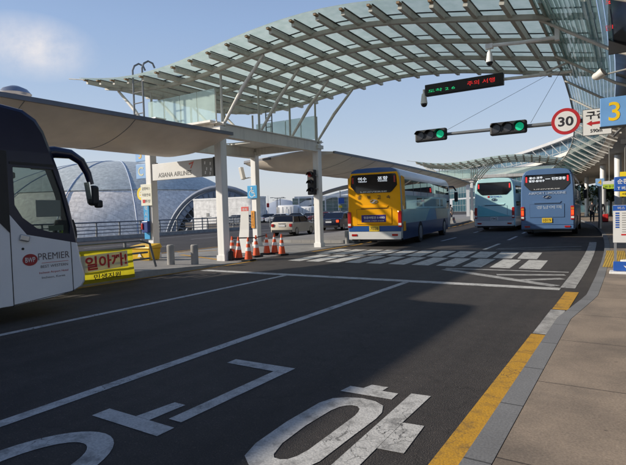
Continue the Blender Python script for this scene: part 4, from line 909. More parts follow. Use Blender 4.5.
def coach(label, loc, rz, s):
    t = thing('coach_bus', label, 'bus', loc, rz)
    L = 12.0; yr = -L / 2
    obj('body', busbody(), s['side'], t, auto=True)
    RP = lambda e, lo, hi: [(x - e, z) for x, z in BUS_SEC if lo <= z <= hi]
    def rear_poly(lo, hi, e=.055):
        pts = []
        n_ = 14
        def hw(z):
            for (a, za), (b, zb) in zip(BUS_SEC, BUS_SEC[1:]):
                if za <= z <= zb + 1e-6: return a + (b - a) * (z - za) / max(1e-6, zb - za)
            return BUS_SEC[0][0]
        zs = [lo + (hi - lo) * i / n_ for i in range(n_ + 1)]
        return [(hw(z) - e, z) for z in zs] + [(-(hw(z) - e), z) for z in zs[::-1]]
    for nm, lo, hi, m_, d in s['rear']:
        mb = MB(); mb.prism(rear_poly(lo, hi), ply(yr - d), ply(yr + .06)); obj(nm, mb, m_, t, bevel=.012)
    q = lambda poly, d, m_, nm, par=None, bev=.006: obj(nm, MB().prism(poly, ply(yr - d), ply(yr - .005)), m_, par or t, bevel=bev)
    wz = s.get('wz', 0)
    win = q([(-.97, 3.16), (.97, 3.16), (1.02, 3.08), (1.05, 2.66), (.82, 2.40), (.73, 2.35), (-.73, 2.35), (-.82, 2.40), (-1.05, 2.66), (-1.02, 3.08)], .052, M['blackglass'], 'rear_window', bev=.012)
    for sx in (-1, 1): q([(sx * .945 - .035, 2.78), (sx * .945 + .035, 2.78), (sx * .945 + .035, 3.06), (sx * .945 - .035, 3.06)], .058, s.get('brake', M['taillight']), 'high_lamp', win)
    for body, z, h_, x, w_, m_ in s.get('window_text', []): text(body, (x, yr - .0565, z), h_, m_, win, width=w_, bold=.012)
    # engine lid with shadow gap, ledge above it
    q([(-.80, .98), (.80, .98), (.80, 1.66), (-.80, 1.66)], .036 , s['dark_gap'], 'lid_gap', bev=0)
    lid = q([(-.785, .995), (.785, .995), (.785, 1.645), (-.785, 1.645)], .048, s['lid'], 'engine_lid')
    mb = MB(); mb.prism([(-.60, 1.70), (.60, 1.70), (.66, 1.79), (-.66, 1.79)], ply(yr - .062), ply(yr - .01)); obj('lid_handle_ledge', mb, s['lid'], t, bevel=.015)
    mb = MB(); mb.prism([(-.58, 1.67), (.58, 1.67), (.58, 1.695), (-.58, 1.695)], ply(yr - .05), ply(yr - .01)); obj('ledge_shadow_gap', mb, s['dark_gap'], t)
    for sx in (-1, 1):
        mb = MB(); mb.box((sx * 1.145, yr - .02, 1.20), (.17, .10, .70), bev=.03); la = obj('tail_lamp', mb, s.get('lamp', M['taillight']), t)
        if s.get('lit'): mb = MB(); mb.box((sx * 1.145, yr - .076, 1.22), (.11, .012, .24)); obj('lit_lens', mb, M['taillit'], la)
        mb = MB(); mb.box((sx * 1.145, yr - .072, .98), (.13, .012, .10)); obj('reversing_lens', mb, M['reflect'], la)
        mb = MB(); mb.box((sx * 1.145, yr - .072, 1.42), (.13, .012, .10)); obj('indicator_lens', mb, M['amber'] if s.get('lit') else M['taillight'], la)
        mb = MB(); mb.box((sx * .92, yr - .072, .52), (.26, .02, .09), bev=.008); obj('reflector', mb, M['taillight'], t)
    mb = MB(); mb.box((0, yr - .058, s['plate_z']), (.46, .014, .24), bev=.006); pl = obj('number_plate', mb, s['plate'], t); text(s['plate_text'], (0, yr - .0665, s['plate_z']), .14, M['ink'], pl, width=.36, bold=.01)
    # emblem: an oval ring with a bar
    mb = MB(); mb.tube([(.16 * math.cos(R(a)), yr - .05, s['emblem_z'] + .075 * math.sin(R(a))) for a in range(0, 361, 20)], .014, 6); mb.bar((-.09, yr - .05, s['emblem_z'] - .05), (.05, yr - .05, s['emblem_z'] + .05), .02, .02, (0, 1, 0)); mb.bar((-.03, yr - .05, s['emblem_z'] - .05), (.10, yr - .05, s['emblem_z'] + .05), .02, .02, (0, 1, 0)); obj('emblem', mb, M['chrome'], t)
    for body, z, h_, x, w_, m_, nm in s.get('rear_text', []): text(body, (x, yr - s.get('td', .047), z), h_, m_, t, width=w_, bold=.014, name=nm)
    for poly, d, m_, nm in s.get('extra', []): q(poly, d, m_, nm)
    mb = MB(); mb.box((0, yr + .25, .36), (2.2, .3, .22)); mb.tube([(-.7, yr + .2, .3), (-.7, yr - .08, .27)], .05); mb.box((-.35, yr + .5, .45), (.5, .6, .4)); mb.box((.2, 0, .42), (1.5, 11, .25)); obj('underbody', mb, M['dark'], t)
    for y in (yr + 3.25, yr + 9.4):
        for sx in (-1, 1):
            mb = MB(); n_ = 20; mb.prism([(y + .62 * math.cos(R(180 * i / n_)), .42 + .60 * math.sin(R(180 * i / n_))) for i in range(n_ + 1)] + [(y - .62, .295), (y + .62, .295)], plx(sx * 1.256), plx(sx * 1.18)); obj('wheel_arch', mb, M['dark'], t)
            wheel(t, sx * 1.12, y, .50, .30, sx)
    # side glazing: separate panes in a dark band, pillars between
    for sx in (-1, 1):
        xs_ = lambda z: sx * (1.252 if z < 1.6 else 1.245 - (z - 1.6) * .028)
        band = [(yr + .55, 1.62), (L / 2 - 1.1, 1.55), (L / 2 - .75, 2.2), (L / 2 - .95, 2.92), (yr + .55, 2.92)]
        mb = MB(); mb.prism(band, lambda u, v: (xs_(v) + sx * .006, u, v), lambda u, v: (xs_(v) - sx * .05, u, v)); gb = obj('side_glazing', mb, M['busglass'], t)
        mb = MB()
        for k in range(1, 7): yy = yr + .55 + k * 1.5; mb.prism([(yy - .025, 1.63), (yy + .025, 1.63), (yy + .025, 2.9), (yy - .025, 2.9)], lambda u, v: (xs_(v) + sx * .012, u, v), lambda u, v: (xs_(v), u, v))
        obj('window_pillar', mb, M['dark'], gb)
        for poly, m_, nm in s.get('side_panels', []): obj(nm, MB().prism(poly, plx(sx * 1.258), plx(sx * 1.235)), m_, t)
        mb = MB(); mb.prism([(yr + .07, 1.18), (yr + .2, 1.18), (yr + .2, 1.75), (yr + .07, 1.75)], plx(sx * 1.255), plx(sx * 1.2)); obj('side_marker', mb, M['amber'], t) if s.get('amber') else mb.bm.free()
        mb = MB(); mb.tube([(sx * 1.0, L / 2 - .15, 2.95), (sx * 1.35, L / 2 + .15, 2.95), (sx * 1.5, L / 2 + .3, 2.7)], .05, 8); ar = obj('mirror_arm', mb, M['dark'], t); mb = MB(); mb.box((sx * 1.5, L / 2 + .3, 2.3), (.22, .14, .62), bev=.04); obj('mirror', mb, M['dark'], ar)
    mb = MB(); mb.prism([(-1.12, 1.35), (1.12, 1.35), (1.05, 2.75), (-1.05, 2.75)], ply(L / 2 - .02), ply(L / 2 + .02)); obj('windscreen', mb, M['blackglass'], t)
    if s.get('roof_unit'): mb = MB(); mb.box((0, -1.5, 3.50), (1.7, 2.6, .16), bev=.06); obj('roof_unit', mb, s['roof_unit'], t)
    return t
cp = lambda n_, c, v=.05: mat(n_, c, .28, var=v, scale=1.2, coat=.25)
yel, ybl, ywh = mat('yellow coach paint', (.95, .43, .002), .5, var=.05, scale=1.2, coat=.06, spec=.2), cp('blue coach paint', (.015, .085, .30)), cp('white coach paint', (.72, .72, .70))
aqua, teal, skyb = cp('pale aqua paint', (.52, .80, .79)), cp('teal paint', (.19, .58, .63)), cp('light blue coach paint', (.095, .185, .36))
grey_top, navy, sand, sage = cp('silver grey paint', (.42, .46, .48)), cp('navy skirt paint', (.012, .04, .13)), cp('sand paint', (.48, .38, .24)), cp('sage aqua paint', (.26, .46, .45))
palelet = mat('pale blue lettering', (.42, .50, .62), .5)
gapm = mat('panel gap', (.02, .02, .02), .7); ygap = mat('ochre gap', (.16, .07, .005), .6); bgap = mat('deep blue gap', (.03, .06, .12), .6)
def back(loc, rz, L=12): return (loc[0] - math.sin(rz) * L / 2, loc[1] + math.cos(rz) * L / 2, 0)
rz = R(7.5)
coach('yellow and blue coach seen from behind, stopped at the zebra crossing', back((-9.56, 19.95), rz), rz, dict(
    side=grey_top, rear=[('rear_roof', 3.25, 3.44, ybl, .03), ('rear_panel', .92, 3.23, yel, .03), ('blue_stripe', .68, .90, ybl, .034), ('rear_bumper', .33, .66, ywh, .06)],
    lid=yel, dark_gap=ygap, plate=M['plate_y'], plate_text='7028', plate_z=.80, emblem_z=1.98, amber=True,
    window_text=[('여수', 2.98, .15, -.50, .40, M['led_white']), ('포항', 2.98, .15, .42, .46, M['led_white']), ('YEOSU', 2.86, .06, -.50, .4, M['led_white']), ('POHANG', 2.86, .06, .42, .4, M['led_white']), ('UNIVERSE', 2.405, .06, 0, 1.2, M['signwhite'])],
    rear_text=[('중', 2.16, .15, -.66, .17, M['ink'], 'lettering'), ('부', 2.16, .15, -.22, .17, M['ink'], 'lettering'), ('고', 2.16, .15, .24, .17, M['ink'], 'lettering'), ('속', 2.16, .15, .66, .17, M['ink'], 'lettering')],
    extra=[([(-.58, 1.08), (.53, 1.08), (.53, 1.40), (-.58, 1.40)], .056, mat('violet advert', (.035, .02, .20), .4), 'advert_panel')],
    side_panels=[([(-5.93, .32), (4.6, .32), (4.6, 1.0), (-5.93, 1.0)], navy, 'skirt_panel'), ([(-5.93, 1.005), (4.6, 1.005), (4.6, 1.60), (-5.93, 1.60)], sage, 'waist_panel')]))
aquag = mat('aqua sky reflection side glass', (.30, .55, .55), .12, var=.15, scale=.6, coat=.4)  # bright sky reflection on the side windows, put into the pane colour
bt = [o for o in bpy.data.objects if o.name.startswith('advert_panel')][0]
text('항공여행권 0-4883', (0, -6.0595, 1.28), .11, M['signwhite'], bt, width=.95, bold=.02); text('인천공항 고객센터 안내전화', (0, -6.0595, 1.14), .055, M['signwhite'], bt, width=.9, bold=.01)
yb = bt.parent
for sx in (1, -1):
    for poly, m_ in (([(-1.6, 1.006), (2.2, 1.006), (.6, 1.6), (-.6, 1.6)], cp('steel blue paint', (.06, .22, .38)) if sx > 0 else bpy.data.materials['steel blue paint']), ([(1.2, 1.008), (4.5, 1.008), (4.5, 1.6), (.9, 1.6)], sand)):
        obj('graphic_panel', MB().prism(poly, plx(sx * (1.262 if m_ is not sand else 1.265)), plx(sx * 1.24)), m_, yb)
for sx in (1, -1):
    xf = lambda z: 1.252 - max(0, z - 1.6) * .024
    F_ = lambda d: (lambda u, v: (sx * (xf(v) + d), u, v))
    obj('corner_panel', MB().prism([(-5.92, .68), (-5.50, .68), (-5.50, 3.0), (-5.92, 3.05)], F_(.012), F_(-.02)), yel, yb)
    pn = obj('sky_reflection_window_band', MB().prism([(-5.40, 1.63), (4.2, 1.63), (4.35, 2.22), (-5.40, 2.22)], F_(.016), F_(.0)), aquag, yb)
    for a, b in ((-3.4, -2.3), (-1.9, 1.9), (2.3, 3.0)): obj('window', MB().prism([(a, 1.72), (b, 1.72), (b, 2.12), (a, 2.12)], F_(.022), F_(.017)), M['blackglass'], pn)
rz = R(3.0)
coach('aqua and teal coach seen from behind in the middle lane', back((-7.60, 33.6), rz), rz, dict(
    side=aqua, rear=[('rear_roof', 3.14, 3.44, aqua, .03), ('rear_panel', .96, 3.12, aqua, .03), ('rear_lower_panel', .70, .94, cp('grey coach paint', (.45, .47, .50)), .034), ('rear_bumper', .36, .68, ywh, .05)],
    lid=aqua, dark_gap=bgap, plate=M['signwhite'], plate_text='1942', plate_z=.82, emblem_z=2.05, brake=M['led_red'],
    rear_text=[('한진버스', 2.235, .12, .12, .72, M['blue'], 'lettering')],
    extra=[([(-.40, 2.18), (-.28, 2.18), (-.28, 2.30), (-.40, 2.30)], .05, M['red'], 'logo_square'), ([(-1.02, .98), (1.02, .98), (.3, 1.22), (-1.02, 1.72)], .051, teal, 'teal_wedge')],
    side_panels=[([(-5.93, .32), (4.6, .32), (4.6, .95), (-5.93, .95)], ywh, 'skirt_panel')]))
rz = R(3.2)
coach('light blue coach with lit tail lamps in the kerb lane', back((-3.72, 27.8), rz), rz, dict(
    side=skyb, rear=[('rear_roof', 3.14, 3.44, skyb, .03), ('rear_panel', .62, 3.12, skyb, .03), ('rear_bumper', .42, .60, skyb, .05)],
    lid=skyb, dark_gap=bgap, plate=M['plate_y'], plate_text='1019', plate_z=.84, emblem_z=2.02, lit=True, brake=M['led_red'], td=.0535,
    window_text=[('울산-경주', 3.00, .11, -.50, .62, M['led_white']), ('밀양-동대구', 2.84, .11, -.46, .72, M['led_white']), ('━━', 2.92, .02, .05, .22, M['led_white']), ('인천공항', 2.93, .14, .54, .62, M['led_white']), ('UNIVERSE', 2.42, .05, 0, 1.2, M['signwhite'])],
    rear_text=[('AIRPORT LIMOUSINE', 2.215, .12, .0, 1.70, palelet, 'lettering'), ('경남여객', 1.50, .17, .08, 1.15, palelet, 'lettering')], side_panels=[]))

# white and navy hotel coach at the left, hollow cab with real window openings
t = thing('coach_bus', 'white and navy hotel coach entering at the left edge', 'bus', (-9.45, 0, 0))
SIDE = [(5.34, .62), (5.28, .84), (5.19, 1.38), (5.11, 1.85), (4.95, 2.45), (4.81, 2.85), (4.72, 3.10), (4.60, 3.28), (4.40, 3.40), (4.05, 3.44), (2.0, 3.45), (-6.6, 3.45), (-6.65, 3.2), (-6.65, .4), (-6.5, .30), (3.0, .25), (4.15, .26), (4.81, .30), (5.10, .345), (5.28, .42), (5.33, .50)]
cY, cZ = -.6, 1.7
mb = MB(); rings = []
for x, e in ((-1.25, .10), (-1.21, .04), (-1.12, 0), (1.12, 0), (1.21, .03), (1.25, .08)):
    rings.append([(x, y - (e if y > cY else -e), z - (e * .9 if z > cZ else -e * .3)) for y, z in SIDE])
mb.loft(rings)
def premier_paint():
    m, nt, b = nodes_of('white and navy coach paint')
    tc = nt.nodes.new('ShaderNodeTexCoord'); sp = nt.nodes.new('ShaderNodeSeparateXYZ'); link(nt, tc.outputs['Object'], sp.inputs[0])
    def ma(op, a, b_):
        n_ = nt.nodes.new('ShaderNodeMath'); n_.operation = op
        for i, v in enumerate((a, b_)):
            if isinstance(v, (int, float)): n_.inputs[i].default_value = v
            else: link(nt, v, n_.inputs[i])
        return n_.outputs[0]
    y, z = sp.outputs['Y'], sp.outputs['Z']
    l1 = ma('ADD', ma('MULTIPLY', ma('SUBTRACT', 5.14, y), .22), 1.20)
    l2 = ma('ADD', ma('MULTIPLY', ma('SUBTRACT', 3.94, y), 1.3), 1.87)
    edge = ma('MAXIMUM', l1, l2); k = ma('GREATER_THAN', z, edge)
    n2 = noise(nt, 1.5, 4); rw = ramp(nt, n2.outputs['Fac'], [(0.3, (.78, .79, .80)), (0.7, (.86, .86, .86))]); rn = ramp(nt, n2.outputs['Fac'], [(0.3, (.006, .009, .032)), (0.7, (.010, .014, .045))])
    mx = nt.nodes.new('ShaderNodeMix'); mx.data_type = 'RGBA'; link(nt, k, mx.inputs[0]); link(nt, rw.outputs[0], mx.inputs[6]); link(nt, rn.outputs[0], mx.inputs[7])
    link(nt, mx.outputs[2], b.inputs['Base Color']); b.inputs['Roughness'].default_value = .3; b.inputs['Coat Weight'].default_value = .12; b.inputs['Specular IOR Level'].default_value = .35
    return m
pp = premier_paint(); body = obj('body', mb, pp, t)
inner = MB(); inner.loft([[(x, y, z) for y, z in [(4.92, .95), (4.86, 1.5), (4.62, 2.35), (4.40, 2.75), (-6.3, 2.95), (-6.3, .95)]] for x in (-1.16, 1.16)])
cut1 = obj('c', inner, None, t)
WIN = [(4.15, 2.46), (4.80, 2.45), (4.93, 2.06), (5.055, 1.50), (5.04, 1.36), (4.72, 1.40), (4.48, 1.48), (4.26, 1.66), (4.15, 1.86)]
WIN2 = [(4.02, 2.46), (-5.8, 2.5), (-5.8, 1.55), (3.75, 1.55), (3.86, 1.98), (4.02, 2.1)]
cw = MB(); cw.prism(WIN, plx(-1.6), plx(1.6)); cw.prism(WIN2, plx(-1.6), plx(1.6)); cut2 = obj('c', cw, None, t)
ws = MB(); ws.prism([(-1.05, 1.35), (1.05, 1.35), (1.0, 2.7), (-1.0, 2.7)], ply(4.3), ply(6)); cut3 = obj('c', ws, None, t)
for c in (cut1, cut2, cut3):
    md = body.modifiers.new('cut', 'BOOLEAN'); md.operation = 'DIFFERENCE'; md.object = c; md.solver = 'EXACT'
baked(body)
for c in (cut1, cut2, cut3): bpy.data.objects.remove(c)
for p in body.data.polygons: p.use_smooth = True
body.data.set_sharp_from_angle(angle=R(28))
if not body.data.materials: body.data.materials.append(pp)
for sx in (-1, 1):
    mb = MB(); mb.prism(WIN, plx(sx * 1.215), plx(sx * 1.222)); obj('cab_window', mb, M['tglass'], t); mb = MB(); mb.prism(WIN2, plx(sx * 1.215), plx(sx * 1.222)); obj('side_window', mb, M['tglass'], t)
mb = MB(); mb.prism([(-1.08, 1.3), (1.08, 1.3), (1.02, 2.75), (-1.02, 2.75)], lambda u, v: (u, 5.22 - (v - 1.3) * .29, v), lambda u, v: (u, 5.20 - (v - 1.3) * .29, v)); obj('windscreen', mb, M['tglass'], t)
mb = MB(); mb.prism([(3.90, 1.60), (4.06, 1.42), (4.06, 2.7), (3.90, 2.7)], plx(1.253), plx(1.262)); mb.prism([(4.10, 2.50), (4.82, 2.49), (4.82, 2.53), (4.10, 2.54)], plx(1.235), plx(1.258)); obj('window_trim', mb, M['dark'], t)
door = thing.__call__ if False else None
# door outline, handle, flaps
mb = MB()
for a, b in (((4.06, .27), (4.06, 1.55)), ((5.06, .36), (5.05, 1.22)), ((2.6, 1.66), (3.9, 1.66))): mb.bar((1.247, a[0], a[1]), (1.247, b[0], b[1]), .012, .014, (1, 0, 0))
mb.bar((1.247, 4.07, .29), (1.247, 5.06, .37), .010, .012, (1, 0, 0)); obj('door_gap', mb, M['dark'], t)
mb = MB(); mb.box((1.262, 4.27, 1.33), (.05, .15, .10), Euler((R(-15), 0, 0)).to_matrix(), .015); obj('door_handle', mb, M['steel'], t); mb = MB(); mb.cyl((1.24, 4.24, 1.16), (1.258, 4.24, 1.16), .02); obj('door_lock', mb, M['dark'], t)
mb = MB(); mb.box((1.25, 3.66, 1.23), (.012, .14, .22)); obj('flap', mb, M['signwhite'], t); mb = MB(); mb.box((1.256, 3.72, .53), (.02, .12, .07), bev=.01); obj('side_lamp', mb, M['amber'], t)
mb = MB(); n_ = 28; mb.prism([(4.345 + .12 * math.cos(2 * math.pi * i / n_), .975 + .095 * math.sin(2 * math.pi * i / n_)) for i in range(n_)], plx(1.246), plx(1.256)); dk = obj('logo_disc', mb, mat('dark red logo', (.32, .015, .02), .4), t)
text('BWP', (1.258, 4.345, .975), .08, M['signwhite'], dk, '+x', width=.16, bold=.01)
text('PREMIER', (1.254, 4.745, 1.01), .11, mat('brown grey lettering', (.13, .10, .10), .5), t, '+x', width=.54)
text('BEST WESTERN', (1.254, 4.745, .845), .045, bpy.data.materials['brown grey lettering'], t, '+x', width=.47); text('Incheon Airport Hotel', (1.254, 4.73, .74), .046, M['signred'], t, '+x', width=.50); text('Incheon, Korea', (1.254, 4.72, .66), .042, bpy.data.materials['brown grey lettering'], t, '+x', width=.40)
mb = MB(); mb.box((1.254, 4.76, .905), (.003, .46, .006)); obj('logo_rule', mb, M['signred'], t)
mb = MB(); mb.tube([(1.02, 4.66, 2.72), (1.12, 4.92, 2.76), (1.18, 5.16, 2.74), (1.2, 5.34, 2.63), (1.22, 5.45, 2.42), (1.23, 5.50, 2.22)], [.11, .10, .085, .075, .065, .055], 12); ma_ = obj('mirror_arm', mb, mat('navy gloss', (.01, .014, .04), .25, coat=.5), t, auto=True)
mb = MB(); mb.box((1.24, 5.53, 2.02), (.20, .14, .36), bev=.05); mi = obj('mirror', mb, M['dark'], ma_); mb = MB(); mb.box((1.22, 5.455, 2.07), (.15, .02, .38), Euler((R(8), 0, 0)).to_matrix()); obj('mirror_glass', mb, M['chrome'], mi)
mb = MB(); mb.box((1.28, 5.60, 1.87), (.12, .12, .14), bev=.03); obj('wide_mirror', mb, M['dark'], mi)
for y in (2.55, -3.4):
    for sx in (-1, 1):
        mb = MB(); mb.prism([(y + .60 * math.cos(R(9 * i)), .42 + .58 * math.sin(R(9 * i))) for i in range(21)] + [(y - .60, .255), (y + .60, .255)], plx(sx * 1.256), plx(sx * 1.18)); obj('wheel_arch', mb, M['dark'], t); wheel(t, sx * 1.12, y, .5, .3, sx)
mb = MB(); mb.box((-.45, 3.55, 1.2), (.5, .5, .5), bev=.06); mb.box((-.45, 3.33, 1.65), (.5, .14, .75), bev=.05); obj('driver_seat', mb, M['charcoal'], t)
mb = MB(); mb.box((0, 4.72, 1.15), (2.2, .5, .35), bev=.08); obj('dashboard', mb, M['charcoal'], t)
mb = MB(); mb.tube([(-.45 + .23 * math.cos(R(a)), 4.28 + .08 * math.sin(R(a)), 1.55 + .21 * math.sin(R(a))) for a in range(0, 361, 20)], .018, 6); mb.tube([(-.45, 4.3, 1.55), (-.45, 4.65, 1.2)], .03); obj('steering_wheel', mb, M['dark'], t)
mb = MB(); mb.box((1.205, 4.83, 1.47), (.004, .26, .09)); pnl = obj('window_card', mb, mat('pale green card', (.45, .50, .34), .6), t); mb = MB(); mb.box((1.20, 4.72, 1.80), (.004, .42, .28)); obj('window_card', mb, M['signwhite'], t)
mb = MB(); mb.box((.9, 4.3, 2.35), (.12, .08, .10), bev=.02); obj('cab_camera', mb, M['signwhite'], t)

# cars
def car(name, label, loc, rz, L, W_, H, m_, roof_m, shape, group=None):
    t = thing(name, label, 'car', loc, rz, group)
    hl = L / 2; bh = shape['belt']
    low = [(-hl + .05, .28), (-hl, .55), (-hl + .04, bh - .06), (-hl + .14, bh), (shape['c0'], bh + .02), (shape['c1'], bh), (hl - .35, bh - shape['drop']), (hl - .06, bh - shape['drop'] - .12), (hl, .52), (hl - .05, .26)]
    mb = MB(); mb.loft([[(x, y * k if abs(y) > hl - .5 else y, z) for y, z in low] for x, k in ((-W_ / 2 + .02, .965), (-W_ / 2, .975), (-W_ / 2 + .12, .995), (0, 1), (W_ / 2 - .12, .995), (W_ / 2, .975), (W_ / 2 - .02, .965))] if False else
            [[(x, y * k, z + dz * (1 if z > bh - .2 else 0)) for y, z in low] for x, k, dz in ((-W_ / 2, .96, -.05), (-W_ / 2 + .10, .99, 0), (0, 1, .01), (W_ / 2 - .10, .99, 0), (W_ / 2, .96, -.05))]); obj('body', mb, m_, t, auto=True)
    c0, c1, r0, r1 = shape['c0'], shape['c1'], shape['r0'], shape['r1']
    tw = W_ / 2 - .16; bw = W_ / 2 - .04
    mb = MB(); mb.loft([[(-bw, c0, bh - .02), (bw, c0, bh - .02), (bw, c1, bh - .02), (-bw, c1, bh - .02)], [(-tw, r0, H - .06), (tw, r0, H - .06), (tw, r1, H - .06), (-tw, r1, H - .06)]]); obj('greenhouse', mb, M['blackglass'], t, bevel=.03)
    mb = MB(); mb.loft([[(-tw - .01, r0 - .02, H - .075), (tw + .01, r0 - .02, H - .075), (tw + .01, r1 + .02, H - .075), (-tw - .01, r1 + .02, H - .075)], [(-tw + .08, r0 + .10, H), (tw - .08, r0 + .10, H), (tw - .08, r1 - .12, H), (-tw + .08, r1 - .12, H)]]); obj('roof', mb, roof_m, t, bevel=.02)
    for sx in (-1, 1):
        ym = (r0 + r1) / 2
        for a, b, w_ in ((c0 + .02, r0, .07), (c1 - .02, r1, .06), (ym - .05, ym, .07)): mb = MB(); mb.bar((sx * (bw + .006), a, bh), (sx * (tw + .006), b, H - .07), .03, w_, (sx, 0, .2)); obj('pillar', mb, roof_m if shape.get('blackpillar') else m_, t)
    for sx in (-1, 1):
        for y in (-hl + shape['ro'], hl - shape['fo']):
            mb = MB(); mb.prism([(y + .36 * math.cos(R(15 * i)), .30 + .37 * math.sin(R(15 * i))) for i in range(13)], plx(sx * (W_ / 2 - .012)), plx(sx * (W_ / 2 - .2))); obj('wheel_arch', mb, M['dark'], t); wheel(t, sx * (W_ / 2 - .10), y, .315, .2, sx)
        mb = MB(); mb.box((sx * (W_ / 2 - .17), -hl + .03, bh - .2), (.20, .12, .20), bev=.02); obj('tail_lamp', mb, shape.get('lamp', M['taillight']), t)
        mb = MB(); mb.box((sx * (W_ / 2 - .25), hl - .12, bh - shape['drop'] - .13), (.3, .2, .14), bev=.02); obj('headlamp', mb, M['reflect'], t)
        mb = MB(); mb.box((sx * (W_ / 2 + .07), c1 - .35, bh + .06), (.16, .10, .12), bev=.02); obj('mirror', mb, m_, t)
    mb = MB(); mb.box((0, -hl - .0, .72), (.52, .03, .13)); obj('number_plate', mb, M['signwhite'], t); mb = MB(); mb.box((0, -hl + .02, .34), (W_ - .2, .06, .18)); obj('bumper_insert', mb, M['dark'], t)
    mb = MB(); mb.box((0, -hl + .03, bh - .08), (.5, .06, .04)); obj('boot_handle', mb, M['chrome'], t)
    return t
mini_p = cp('cream car paint', (.70, .64, .52)); blk_p = cp('dark blue black car paint', (.012, .016, .035))
car('hatchback_car', 'cream hatchback with black roof parked on the outer road', (-20.55, 29.55, 0), R(9), 3.75, 1.72, 1.42, mini_p, M['dark'], dict(belt=.94, drop=.08, c0=-1.72, c1=.95, r0=-1.45, r1=.35, ro=.62, fo=.72, blackpillar=True), 'cars on the outer road')
car('sedan_car', 'dark blue sedan with glowing tail lamps beside a person in a long coat', (-21.75, 38.2, 0), R(10), 5.0, 1.9, 1.48, blk_p, blk_p, dict(belt=.98, drop=.14, c0=-1.75, c1=1.15, r0=-.95, r1=.3, ro=1.05, fo=.95, lamp=M['taillit']), 'cars on the outer road')
pcol = [cp('silver car paint', (.42, .43, .45)), cp('white car paint', (.70, .70, .70)), cp('grey blue car paint', (.18, .22, .28)), cp('black car paint', (.02, .02, .022)), cp('maroon car paint', (.20, .03, .03))]
pl = [('silver', 0), ('white', 1), ('grey blue', 2), ('white', 1), ('black', 3), ('silver', 0), ('maroon', 4), ('white', 1), ('silver', 0)]
first = {}
for i, (nm, ci) in enumerate(pl):
    o = spot(-12.6 + i * 2.35, 82 + (i % 3) * 2.0 + i * .4)
    if ci not in first: c = first[ci] = car('parked_car', 'x', (0, 0, 0), 0, 4.4, 1.8, 1.46, pcol[ci], pcol[ci], dict(belt=.95, drop=.1, c0=-1.8, c1=1.1, r0=-1.3, r1=.3, ro=.9, fo=.85), 'cars parked in the far car park')
    else: c = dup(first[ci])
    c.location = (o.x, o.y, 0); c.rotation_euler = (0, 0, yaw + R(80 + 5 * (i % 3)))
    c['label'] = '%s parked car, number %s from the left in the distant row behind the fence' % (nm, ['one', 'two', 'three', 'four', 'five', 'six', 'seven', 'eight', 'nine'][i])

